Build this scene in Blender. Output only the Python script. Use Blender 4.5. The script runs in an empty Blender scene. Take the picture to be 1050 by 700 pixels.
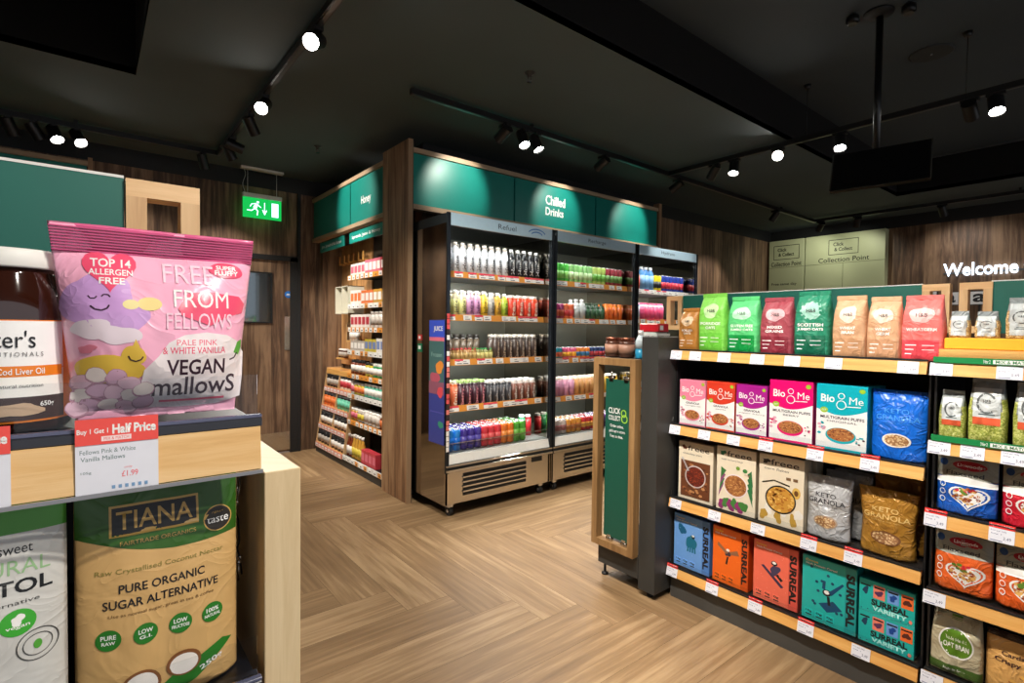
import bpy, bmesh, math, random
from mathutils import Vector, Matrix, noise
random.seed(7)
PI = math.pi
S = bpy.context.scene
COL = S.collection

# ------------------------------------------------------------------ materials
def lin(c):
    o = []
    for v in c[:3]:
        v = v / 255.0
        o.append(v / 12.92 if v <= 0.04045 else ((v + 0.055) / 1.055) ** 2.4)
    return (o[0], o[1], o[2], 1.0)

_m = {}
def new_mat(name):
    m = bpy.data.materials.new(name); m.use_nodes = True
    nt = m.node_tree
    for n in list(nt.nodes):
        nt.nodes.remove(n)
    out = nt.nodes.new('ShaderNodeOutputMaterial')
    return m, nt, out

def pm(col, rough=0.5, metal=0.0, var=0.06, scale=40.0, bump=0.0, coat=0.0, name=None, crease=0.0):
    """plain principled material with a little procedural variation"""
    key = (tuple(col), rough, metal, var, scale, bump, coat, crease)
    if key in _m: return _m[key]
    m, nt, out = new_mat(name or 'surface_%d' % len(_m))
    b = nt.nodes.new('ShaderNodeBsdfPrincipled')
    b.inputs['Roughness'].default_value = rough
    b.inputs['Metallic'].default_value = metal
    b.inputs['Coat Weight'].default_value = coat
    tc = nt.nodes.new('ShaderNodeTexCoord')
    nz = nt.nodes.new('ShaderNodeTexNoise'); nz.inputs['Scale'].default_value = scale
    nz.inputs['Detail'].default_value = 3
    nt.links.new(tc.outputs['Object'], nz.inputs['Vector'])
    mx = nt.nodes.new('ShaderNodeMix'); mx.data_type = 'RGBA'
    c = lin(col)
    mx.inputs[6].default_value = tuple(v * (1 - var) for v in c[:3]) + (1,)
    mx.inputs[7].default_value = tuple(min(1, v * (1 + var)) for v in c[:3]) + (1,)
    nt.links.new(nz.outputs['Fac'], mx.inputs[0])
    nt.links.new(mx.outputs[2], b.inputs['Base Color'])
    if bump:
        bp = nt.nodes.new('ShaderNodeBump'); bp.inputs['Strength'].default_value = bump
        bp.inputs['Distance'].default_value = 0.01
        nt.links.new(nz.outputs['Fac'], bp.inputs['Height'])
        nt.links.new(bp.outputs['Normal'], b.inputs['Normal'])
    if crease:
        # crumpled film: ridges of a warped noise
        n2 = nt.nodes.new('ShaderNodeTexNoise'); n2.inputs['Scale'].default_value = 16; n2.inputs['Detail'].default_value = 2.5; n2.inputs['Distortion'].default_value = 1.4
        nt.links.new(tc.outputs['Object'], n2.inputs['Vector'])
        s1 = nt.nodes.new('ShaderNodeMath'); s1.operation = 'SUBTRACT'; s1.inputs[1].default_value = .5; nt.links.new(n2.outputs['Fac'], s1.inputs[0])
        s2 = nt.nodes.new('ShaderNodeMath'); s2.operation = 'ABSOLUTE'; nt.links.new(s1.outputs[0], s2.inputs[0])
        s3 = nt.nodes.new('ShaderNodeMath'); s3.operation = 'POWER'; s3.inputs[1].default_value = .6; nt.links.new(s2.outputs[0], s3.inputs[0])
        bp = nt.nodes.new('ShaderNodeBump'); bp.inputs['Strength'].default_value = crease; bp.inputs['Distance'].default_value = 0.012; bp.invert = True
        nt.links.new(s3.outputs[0], bp.inputs['Height']); nt.links.new(bp.outputs['Normal'], b.inputs['Normal'])
        nt.links.new(bp.outputs['Normal'], b.inputs['Coat Normal'])
    nt.links.new(b.outputs[0], out.inputs[0])
    _m[key] = m
    return m

def emit(col, strength, name='glow'):
    key = ('e', tuple(col), strength)
    if key in _m: return _m[key]
    m, nt, out = new_mat(name)
    e = nt.nodes.new('ShaderNodeEmission'); e.inputs[0].default_value = lin(col); e.inputs[1].default_value = strength
    nt.links.new(e.outputs[0], out.inputs[0])
    _m[key] = m
    return m

def clear_mat(name, tint=(250, 251, 252), refl=0.02, rough=0.05):
    """thin clear plastic or glass"""
    if name in _m: return _m[name]
    m, nt, out = new_mat(name)
    t = nt.nodes.new('ShaderNodeBsdfTransparent'); t.inputs[0].default_value = lin(tint)
    g = nt.nodes.new('ShaderNodeBsdfGlossy'); g.inputs['Roughness'].default_value = rough
    fr = nt.nodes.new('ShaderNodeFresnel'); fr.inputs[0].default_value = 1.25
    ad = nt.nodes.new('ShaderNodeMath'); ad.operation = 'ADD'; ad.inputs[1].default_value = refl * 0.5
    nt.links.new(fr.outputs[0], ad.inputs[0])
    mx = nt.nodes.new('ShaderNodeMixShader')
    nt.links.new(ad.outputs[0], mx.inputs[0]); nt.links.new(t.outputs[0], mx.inputs[1]); nt.links.new(g.outputs[0], mx.inputs[2])
    nt.links.new(mx.outputs[0], out.inputs[0])
    _m[name] = m
    return m

def wood(name, c1, c2, c3, axis='Z', plank=0.0, rough=0.55, grain=22.0, seam=0.25, across='XY'):
    """wood with grain running along one object axis; plank > 0 gives boards of that width"""
    if name in _m: return _m[name]
    m, nt, out = new_mat(name)
    N = nt.nodes.new; L = nt.links.new
    b = N('ShaderNodeBsdfPrincipled'); b.inputs['Roughness'].default_value = rough
    tc = N('ShaderNodeTexCoord'); sp = N('ShaderNodeSeparateXYZ'); L(tc.outputs['Object'], sp.inputs[0])
    # cross coordinate
    ad = N('ShaderNodeMath'); ad.operation = 'ADD'
    others = {'Z': ('X', 'Y'), 'X': ('Y', 'Z'), 'Y': ('X', 'Z')}[axis]
    L(sp.outputs[others[0]], ad.inputs[0]); L(sp.outputs[others[1]], ad.inputs[1])
    rnd = None
    if plank:
        dv = N('ShaderNodeMath'); dv.operation = 'DIVIDE'; dv.inputs[1].default_value = plank; L(ad.outputs[0], dv.inputs[0])
        fl = N('ShaderNodeMath'); fl.operation = 'FLOOR'; L(dv.outputs[0], fl.inputs[0])
        wn = N('ShaderNodeTexWhiteNoise'); wn.noise_dimensions = '1D'; L(fl.outputs[0], wn.inputs['W'])
        rnd = wn.outputs['Value']
        fc = N('ShaderNodeMath'); fc.operation = 'FRACT'; L(dv.outputs[0], fc.inputs[0])
    cb = N('ShaderNodeCombineXYZ')
    sc = {'X': 1.0, 'Y': 1.0, 'Z': 1.0}
    ml = N('ShaderNodeMath'); ml.operation = 'MULTIPLY'; ml.inputs[1].default_value = grain; L(ad.outputs[0], ml.inputs[0])
    al = N('ShaderNodeMath'); al.operation = 'MULTIPLY'; al.inputs[1].default_value = grain * 0.07; L(sp.outputs[axis], al.inputs[0])
    L(ml.outputs[0], cb.inputs[0]); L(al.outputs[0], cb.inputs[1])
    if rnd:
        m2 = N('ShaderNodeMath'); m2.operation = 'MULTIPLY'; m2.inputs[1].default_value = 37.0; L(rnd, m2.inputs[0]); L(m2.outputs[0], cb.inputs[2])
    nz = N('ShaderNodeTexNoise'); nz.inputs['Scale'].default_value = 1.0; nz.inputs['Detail'].default_value = 6; nz.inputs['Distortion'].default_value = 0.6
    nz.inputs['Roughness'].default_value = 0.65
    L(cb.outputs[0], nz.inputs['Vector'])
    nb = N('ShaderNodeTexNoise'); nb.inputs['Scale'].default_value = 2.3; nb.inputs['Detail'].default_value = 3
    L(tc.outputs['Object'], nb.inputs['Vector'])
    fac = N('ShaderNodeMath'); fac.operation = 'MULTIPLY_ADD'; fac.inputs[1].default_value = 0.35
    L(nb.outputs['Fac'], fac.inputs[0]); L(nz.outputs['Fac'], fac.inputs[2])
    src = fac.outputs[0]
    if rnd:
        f2 = N('ShaderNodeMath'); f2.operation = 'MULTIPLY_ADD'; f2.inputs[1].default_value = 0.22; L(rnd, f2.inputs[0]); L(src, f2.inputs[2]); src = f2.outputs[0]
    rp = N('ShaderNodeValToRGB'); L(src, rp.inputs[0])
    e = rp.color_ramp.elements
    base = 0.42 if not rnd else 0.5
    e[0].position = base; e[0].color = lin(c1)
    e[1].position = base + 0.42; e[1].color = lin(c3)
    q = e.new(base + 0.2); q.color = lin(c2)
    colr = rp.outputs[0]
    if plank and seam:
        lt = N('ShaderNodeMath'); lt.operation = 'LESS_THAN'; lt.inputs[1].default_value = 0.035; L(fc.outputs[0], lt.inputs[0])
        mu = N('ShaderNodeMath'); mu.operation = 'MULTIPLY'; mu.inputs[1].default_value = seam; L(lt.outputs[0], mu.inputs[0])
        mx = N('ShaderNodeMix'); mx.data_type = 'RGBA'; mx.inputs[7].default_value = lin((20, 15, 12))
        L(mu.outputs[0], mx.inputs[0]); L(colr, mx.inputs[6]); colr = mx.outputs[2]
    L(colr, b.inputs['Base Color'])
    bp = N('ShaderNodeBump'); bp.inputs['Strength'].default_value = 0.15; bp.inputs['Distance'].default_value = 0.004
    L(nz.outputs['Fac'], bp.inputs['Height']); L(bp.outputs['Normal'], b.inputs['Normal'])
    L(b.outputs[0], out.inputs[0])
    _m[name] = m
    return m

def speckle(name, c1, c2, c3, scale=120, rough=0.4):
    if name in _m: return _m[name]
    m, nt, out = new_mat(name); N = nt.nodes.new; L = nt.links.new
    b = N('ShaderNodeBsdfPrincipled'); b.inputs['Roughness'].default_value = rough
    tc = N('ShaderNodeTexCoord'); vo = N('ShaderNodeTexVoronoi'); vo.inputs['Scale'].default_value = scale
    L(tc.outputs['Object'], vo.inputs['Vector'])
    sp = N('ShaderNodeSeparateColor'); L(vo.outputs['Color'], sp.inputs[0])
    rp = N('ShaderNodeValToRGB'); L(sp.outputs[0], rp.inputs[0])
    e = rp.color_ramp.elements; e[0].color = lin(c1); e[1].color = lin(c3); q = e.new(0.5); q.color = lin(c2)
    L(rp.outputs[0], b.inputs['Base Color'])
    bp = N('ShaderNodeBump'); bp.inputs['Strength'].default_value = 0.5; bp.inputs['Distance'].default_value = 0.003; bp.invert = True
    L(vo.outputs['Distance'], bp.inputs['Height']); L(bp.outputs['Normal'], b.inputs['Normal'])
    L(b.outputs[0], out.inputs[0]); _m[name] = m
    return m

def brushed(name, col, rough=0.28, axis=0):
    if name in _m: return _m[name]
    m, nt, out = new_mat(name); N = nt.nodes.new; L = nt.links.new
    b = N('ShaderNodeBsdfPrincipled'); b.inputs['Metallic'].default_value = 1.0
    b.inputs['Base Color'].default_value = lin(col)
    tc = N('ShaderNodeTexCoord'); mp = N('ShaderNodeMapping')
    sc = [400.0, 400.0, 400.0]; sc[axis] = 3.0
    mp.inputs['Scale'].default_value = sc
    L(tc.outputs['Object'], mp.inputs['Vector'])
    nz = N('ShaderNodeTexNoise'); nz.inputs['Scale'].default_value = 1.0; L(mp.outputs[0], nz.inputs['Vector'])
    mr = N('ShaderNodeMapRange'); mr.inputs['To Min'].default_value = rough * 0.75; mr.inputs['To Max'].default_value = rough * 1.3
    L(nz.outputs['Fac'], mr.inputs[0]); L(mr.outputs[0], b.inputs['Roughness'])
    L(b.outputs[0], out.inputs[0]); _m[name] = m
    return m

BLACK = pm((24, 25, 26), 0.6, name='black_paint')
CHAR = pm((52, 52, 50), 0.55, name='charcoal_metal')
DGREY = pm((70, 70, 68), 0.5)
SHELFB = pm((22, 22, 24), 0.45)
CEIL = pm((74, 86, 88), 0.85, scale=3, name='dark_ceiling_paint')
CEIL2 = pm((60, 70, 76), 0.8, scale=3)
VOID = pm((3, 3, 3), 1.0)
WHITE = pm((240, 240, 238), 0.45)
OFFW = pm((225, 225, 220), 0.5)
TICKET = pm((228, 230, 240), 0.35)
RED = pm((225, 45, 45), 0.4)
GREENBAND = pm((20, 130, 70), 0.45)
TEAL = pm((18, 130, 118), 0.4, var=0.10, scale=9, name='teal_sign')
TEAL2 = pm((14, 96, 84), 0.5, var=0.08, scale=12)
STEEL = brushed('brushed_steel', (200, 195, 185), 0.22, 0)
STEELM = brushed('polished_steel_side', (170, 162, 150), 0.07, 2)
CHROME = pm((205, 205, 205), 0.12, 1.0)
DARKW = wood('dark_wall_wood', (46, 32, 24), (92, 68, 50), (142, 114, 88), 'Z', 0.16, 0.6)
PILW = wood('pillar_wood', (72, 48, 32), (136, 100, 70), (176, 142, 106), 'Z', 0.13, 0.5)
OAKX = wood('oak_along_x', (196, 152, 104), (214, 174, 124), (228, 192, 144), 'X', 0, 0.45, 30)
OAKY = wood('oak_along_y', (208, 146, 74), (222, 164, 88), (232, 182, 108), 'Y', 0, 0.45, 30)
OAKZ = wood('oak_along_z', (180, 140, 96), (202, 164, 118), (216, 182, 136), 'Z', 0, 0.5, 26)
OAKP = wood('pale_oak_post', (198, 172, 128), (214, 190, 148), (226, 204, 164), 'Z', 0, 0.5, 30)
OAKD = wood('frame_oak', (112, 82, 48), (140, 106, 66), (158, 124, 82), 'Z', 0, 0.5, 30)
RAILW = wood('header_rail_wood', (130, 108, 84), (164, 140, 112), (184, 160, 130), 'X', 0, 0.5, 14)
SLATW = wood('slat_wood', (150, 106, 62), (182, 134, 84), (204, 158, 106), 'Z', 0.045, 0.5, 30)
CLEAR = clear_mat('clear_plastic')
GLASS = clear_mat('fridge_glass', (240, 248, 246), 0.05, 0.02)
LED = emit((255, 252, 245), 9.0)
LENS_ON = emit((255, 248, 238), 60.0)
LENS_OFF = pm((120, 120, 118), 0.25, 0.6)

# ------------------------------------------------------------------ mesh builder
class MB:
    def __init__(self):
        self.bm = bmesh.new(); self.mats = []; self.M = Matrix.Identity(4)
    def mi(self, m):
        if m not in self.mats: self.mats.append(m)
        return self.mats.index(m)
    def v(self, p):
        return self.bm.verts.new(self.M @ Vector(p))
    def face(self, vs, m, smooth=False):
        try:
            f = self.bm.faces.new(vs)
        except ValueError:
            return None
        f.material_index = self.mi(m); f.smooth = smooth
        return f
    def poly(self, pts, m):
        return self.face([self.v(p) for p in pts], m)
    def box(self, x0, x1, y0, y1, z0, z1, m, bev=0.0):
        if x0 > x1: x0, x1 = x1, x0
        if y0 > y1: y0, y1 = y1, y0
        if z0 > z1: z0, z1 = z1, z0
        vs = [self.v((x, y, z)) for x in (x0, x1) for y in (y0, y1) for z in (z0, z1)]
        fs = [(0, 1, 3, 2), (4, 6, 7, 5), (0, 4, 5, 1), (2, 3, 7, 6), (0, 2, 6, 4), (1, 5, 7, 3)]
        out = [self.face([vs[i] for i in f], m) for f in fs]
        if bev > 0:
            es = list({e for f in out for e in f.edges})
            r = bmesh.ops.bevel(self.bm, geom=es, offset=bev, segments=1, affect='EDGES', profile=0.5)
            k = self.mi(m)
            for f in r['faces']: f.material_index = k
        return self
    def prism(self, pts, axis, a, b, m):
        """pts: 2D outline in the plane across axis"""
        def mk(p, t):
            return {'X': (t, p[0], p[1]), 'Y': (p[0], t, p[1]), 'Z': (p[0], p[1], t)}[axis]
        A = [self.v(mk(p, a)) for p in pts]; B = [self.v(mk(p, b)) for p in pts]
        self.face(A[::-1], m); self.face(B, m)
        n = len(pts)
        for i in range(n):
            self.face([A[i], A[(i + 1) % n], B[(i + 1) % n], B[i]], m)
        return self
    def tube(self, p0, p1, r, m, seg=10, r1=None, cap=True, capm=None):
        p0 = Vector(p0); p1 = Vector(p1); d = (p1 - p0)
        if d.length < 1e-9: return self
        z = d.normalized(); x = z.orthogonal().normalized(); y = z.cross(x)
        r1 = r if r1 is None else r1
        A = []; B = []
        for i in range(seg):
            a = 2 * PI * i / seg; o = x * math.cos(a) + y * math.sin(a)
            A.append(self.v(p0 + o * r)); B.append(self.v(p1 + o * r1))
        for i in range(seg):
            self.face([A[i], A[(i + 1) % seg], B[(i + 1) % seg], B[i]], m, True)
        if cap:
            self.face(A[::-1], capm or m); self.face(B, capm or m)
        return self
    def lathe(self, prof, m, seg=16, c=(0, 0, 0), mats=None):
        rings = []
        for r, z in prof:
            rings.append([self.v((c[0] + r * math.cos(2 * PI * i / seg), c[1] + r * math.sin(2 * PI * i / seg), c[2] + z)) for i in range(seg)])
        for k in range(len(rings) - 1):
            mm = mats[k] if mats else m
            for i in range(seg):
                self.face([rings[k][i], rings[k][(i + 1) % seg], rings[k + 1][(i + 1) % seg], rings[k + 1][i]], mm, True)
        self.face(rings[0][::-1], mats[0] if mats else m); self.face(rings[-1], mats[-1] if mats else m)
        return self
    def mesh(self, name):
        me = bpy.data.meshes.new(name)
        bmesh.ops.recalc_face_normals(self.bm, faces=self.bm.faces[:]) if len(self.bm.faces) < 60000 else None
        self.bm.to_mesh(me); self.bm.free()
        for m in self.mats: me.materials.append(m)
        return me
    def build(self, name, parent=None):
        o = bpy.data.objects.new(name, self.mesh(name)); COL.objects.link(o)
        if parent: o.parent = parent
        return o

def tag(o, label=None, cat=None, group=None, kind=None):
    if label: o['label'] = label
    if cat: o['category'] = cat
    if group: o['group'] = group
    if kind: o['kind'] = kind
    return o
def empty(name, loc=(0, 0, 0), rz=0.0, label=None, cat=None, group=None):
    o = bpy.data.objects.new(name, None); COL.objects.link(o)
    o.empty_display_size = 0.05; o.location = loc; o.rotation_euler = (0, 0, rz)
    return tag(o, label, cat, group)
def struct(mb, name):
    o = mb.build(name); o['kind'] = 'structure'; return o
def link(name, me, parent=None, loc=None, rz=0.0):
    o = bpy.data.objects.new(name, me); COL.objects.link(o)
    if parent: o.parent = parent
    if loc is not None: o.location = loc; o.rotation_euler = (0, 0, rz)
    return o

ORD = ['first', 'second', 'third', 'fourth', 'fifth', 'sixth', 'seventh', 'eighth', 'ninth', 'tenth', 'eleventh', 'twelfth', 'thirteenth', 'fourteenth', 'fifteenth', 'sixteenth', 'seventeenth', 'eighteenth', 'nineteenth', 'twentieth']

# ------------------------------------------------------------------ lettering and printed shapes
_tx = {}
def text_geom(s, weight=0.0):
    """vertices / faces of a word, scaled to fill x -.5...5, y -.5...5"""
    k = (s, weight)
    if k in _tx: return _tx[k]
    cu = bpy.data.curves.new('lettering', 'FONT'); cu.body = s; cu.size = 1.0; cu.offset = weight
    cu.resolution_u = 3; cu.align_x = 'CENTER'; cu.space_line = 0.85
    o = bpy.data.objects.new('lettering', cu); COL.objects.link(o)
    dg = bpy.context.evaluated_depsgraph_get()
    me = bpy.data.meshes.new_from_object(o.evaluated_get(dg))
    vs = [tuple(v.co[:2]) for v in me.vertices]; fs = [tuple(p.vertices) for p in me.polygons]
    bpy.data.objects.remove(o); bpy.data.meshes.remove(me); bpy.data.curves.remove(cu)
    x0 = min(v[0] for v in vs); x1 = max(v[0] for v in vs); y0 = min(v[1] for v in vs); y1 = max(v[1] for v in vs)
    W = (x1 - x0) or 1; H = (y1 - y0) or 1
    vs = [((v[0] - x0) / W - .5, (v[1] - y0) / H - .5) for v in vs]
    _tx[k] = (vs, fs, W / H)
    return _tx[k]

class Print:
    """printing laid on a face. coordinates are fractions: x -.5...5 of the width, z 0..1 of the height.
    D(x, z) gives the depth of the face in metres (towards -y)"""
    def __init__(self, w, h, D=None, step=0.25, XF=None, off0=.0004, doff=.00006):
        self.off0, self.doff = off0, doff
        self.w, self.h, self.D, self.step, self.k = w, h, D or (lambda x, z: 0.0), step, 0
        self.mb = MB(); self.XF = XF
        self.flat = D is None
    def _add(self, vs, fs, m):
        self.k += 1
        off = self.off0 + self.doff * self.k
        b = bmesh.new()
        bv = [b.verts.new((x, 0, z)) for x, z in vs]
        for f in fs:
            try: b.faces.new([bv[i] for i in f])
            except ValueError: pass
        if not self.flat:
            xs = [v[0] for v in vs]; zs = [v[1] for v in vs]
            st = self.step
            n0, n1 = math.floor(min(xs) / st), math.ceil(max(xs) / st)
            for i in range(n0, n1 + 1):
                bmesh.ops.bisect_plane(b, geom=b.verts[:] + b.edges[:] + b.faces[:], plane_co=(i * st, 0, 0), plane_no=(1, 0, 0))
            n0, n1 = math.floor(min(zs) / st), math.ceil(max(zs) / st)
            for i in range(n0, n1 + 1):
                bmesh.ops.bisect_plane(b, geom=b.verts[:] + b.edges[:] + b.faces[:], plane_co=(0, 0, i * st), plane_no=(0, 0, 1))
        k = self.mb.mi(m)
        mp = {}
        for v in b.verts:
            x, z = v.co.x, v.co.z
            X = x * self.w if self.XF is None else self.XF(x, z)
            mp[v] = self.mb.bm.verts.new((X, -(self.D(x, z) + off), z * self.h))
        for f in b.faces:
            try:
                nf = self.mb.bm.faces.new([mp[v] for v in f.verts])
            except ValueError:
                continue
            nf.material_index = k; nf.smooth = True
        b.free()
    def poly(self, pts, m):
        self._add(pts, [tuple(range(len(pts)))], m)
    def rect(self, x0, x1, z0, z1, m):
        self.poly([(x0, z0), (x1, z0), (x1, z1), (x0, z1)], m)
    def disc(self, x, z, rx, rz, m, n=24, a0=0.0, a1=2 * PI):
        pts = [(x + rx * math.cos(a0 + (a1 - a0) * i / n), z + rz * math.sin(a0 + (a1 - a0) * i / n)) for i in range(n)]
        self.poly(pts, m)
    def ring(self, x, z, rx, rz, t, m, n=28, a0=0.0, a1=2 * PI):
        vs = []; fs = []
        for i in range(n + 1):
            a = a0 + (a1 - a0) * i / n
            vs.append((x + rx * math.cos(a), z + rz * math.sin(a)))
            vs.append((x + (rx - t * self.h / self.w) * math.cos(a), z + (rz - t) * math.sin(a)))
        for i in range(n): fs.append((2 * i, 2 * i + 2, 2 * i + 3, 2 * i + 1))
        self._add(vs, fs, m)
    def line(self, pts, t, m):
        for a, b in zip(pts[:-1], pts[1:]):
            dx, dz = (b[0] - a[0]) * self.w, (b[1] - a[1]) * self.h; l = math.hypot(dx, dz) or 1
            nx, nz = -dz / l * t / self.w, dx / l * t / self.h
            self.poly([(a[0] - nx, a[1] - nz), (b[0] - nx, b[1] - nz), (b[0] + nx, b[1] + nz), (a[0] + nx, a[1] + nz)], m)
    def text(self, s, x, z, ww, hh, m, weight=0.02, rot=0.0, skew=0.0):
        vs, fs, _ = text_geom(s, weight)
        c, sn = math.cos(rot), math.sin(rot); out = []
        for a, b in vs:
            X = a * ww * self.w; Z = b * hh * self.h + skew * a * ww * self.w
            out.append((x + (X * c - Z * sn) / self.w, z + (X * sn + Z * c) / self.h))
        self._add(out, fs, m)
    def blob(self, x, z, rx, rz, m, seed=0, wob=0.12, n=26):
        r = random.Random(seed); ph = [r.uniform(0, 6.28) for _ in range(3)]
        pts = []
        for i in range(n):
            a = 2 * PI * i / n
            q = 1 + wob * (math.sin(2 * a + ph[0]) + .6 * math.sin(3 * a + ph[1]) + .4 * math.sin(5 * a + ph[2]))
            pts.append((x + rx * q * math.cos(a), z + rz * q * math.sin(a)))
        self.poly(pts, m)
    def crumbs(self, x, z, rx, rz, mats, n=40, s=0.02, seed=1):
        r = random.Random(seed)
        for mm in mats:
            vs = []; fs = []
            for i in range(n // len(mats)):
                a = r.uniform(0, 6.28); q = math.sqrt(r.random())
                cx, cz = x + rx * q * math.cos(a), z + rz * q * math.sin(a)
                b0 = len(vs); rr = s * r.uniform(.6, 1.2); t0 = r.uniform(0, 6)
                for k in range(5):
                    vs.append((cx + rr * self.h / self.w * math.cos(t0 + k * 1.257), cz + rr * .7 * math.sin(t0 + k * 1.257)))
                fs.append(tuple(range(b0, b0 + 5)))
            self._add(vs, fs, mm)
    def build(self, name, parent):
        return self.mb.build(name, parent)
    def mesh(self, name):
        return self.mb.mesh(name)

# ------------------------------------------------------------------ bags and cartons (local: faces -y, base centre at the origin)
def wr(x, z, seed, f=2.2):
    return noise.noise(Vector((x * f + seed * 7.3, z * f * 1.6, seed * 3.1)))

class Bag:
    """kind: stand (doypack), block (paper flour bag), pillow"""
    def __init__(self, w, h, d, kind='stand', seed=0, wrinkle=0.004, topw=1.0, botw=1.0, midw=1.0, nx=26, nz=30):
        self.__dict__.update(locals())
    def wf(self, z):
        a = self.botw + (self.midw - self.botw) * min(1, z * 2) if z < .5 else self.midw + (self.topw - self.midw) * (z - .5) * 2
        return a
    def Dn(self, u, z):
        # depth for normalised u (-1..1)
        u = max(-1, min(1, u)); z = max(0, min(1, z)); d = self.d / 2
        if self.kind == 'stand':
            pz = (1 - z ** 3) * .92 if z < .86 else (1 - .86 ** 3) * .92 * (1 - (z - .86) / .14) ** 1.0
            pz = max(pz, 0.03); pu = (1 - abs(u) ** 3) ** .8
            pu = max(pu, 0.0) * (1 if z > .12 else 1)
        elif self.kind == 'block':
            t = 1.0 if z < .72 else max(.06, 1 - ((z - .72) / .28) ** 1.4)
            b = 1.0 if z > .06 else .9 + z
            pz = t * b; pu = (1 - abs(u) ** 9) ** .35
        else:
            zz = (z - .05) / .82
            pz = max(0.02, math.sin(PI * max(0, min(1, zz))) ** .65) if 0 < zz < 1 else 0.02
            pu = max(0.0, 1 - abs(u) ** 3.0) ** .7
        q = d * pz * pu
        edge = (1 - u * u)
        amp = self.wrinkle * (edge ** .5 if edge > 0 else 0)
        if self.kind != 'pillow' and z > .8: amp *= .6
        q += amp * (wr(u, z, self.seed) + .35 * wr(u, z, self.seed + 5, 4.5))
        return q
    def D(self, x, z):
        w = self.wf(z)
        return self.Dn(2 * x / w, z)
    def body(self, colf, back, name='bag', crimp=None):
        mb = MB(); nx, nz = self.nx, self.nz
        F = []; Bk = []
        for j in range(nz + 1):
            z = j / nz; rf = []; rb = []
            ww = self.w / 2 * self.wf(z)
            for i in range(nx + 1):
                u = -1 + 2 * i / nx
                zz = z * self.h
                if self.kind == 'block' and j == nz: zz += 0.004 * wr(u, 0, self.seed + 2, 4)
                q = self.Dn(u, z)
                side = 0.0
                xx = u * ww
                vf = mb.v((xx, -q, zz)); rf.append(vf)
                if i in (0, nx): rb.append(vf)
                else: rb.append(mb.v((xx, self.Dn(u, z) * .9 + 0.0002, zz)))
            F.append(rf); Bk.append(rb)
        for j in range(nz):
            for i in range(nx):
                m = colf((i + .5) / nx - .5, (j + .5) / nz)
                mb.face([F[j][i], F[j][i + 1], F[j + 1][i + 1], F[j + 1][i]], m, True)
                mb.face([Bk[j][i + 1], Bk[j][i], Bk[j + 1][i], Bk[j + 1][i + 1]], back, True)
        mb.face(F[0][::-1] + Bk[0][1:-1], back)
        mb.face(F[nz] + Bk[nz][1:-1][::-1], back)
        return mb.mesh(name)

def place(parts, name, loc, rz, label, cat, group=None, rx=0.0):
    """parts: list of (part name, mesh). one thing with those parts"""
    if len(parts) == 1:
        o = link(name, parts[0][1], None, loc, rz)
        if rx: o.rotation_euler = (rx, 0, rz)
        return tag(o, label, cat, group)
    e = empty(name, loc, rz, label, cat, group)
    if rx: e.rotation_euler = (rx, 0, rz)
    for n, me in parts:
        link(n, me, e)
    return e

GY = -PI / 2      # rotation of everything that faces -X

# ================================================================== THE ROOM
HC = 2.8
XR = 8.15; YB = 5.63; YM = 3.82
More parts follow.
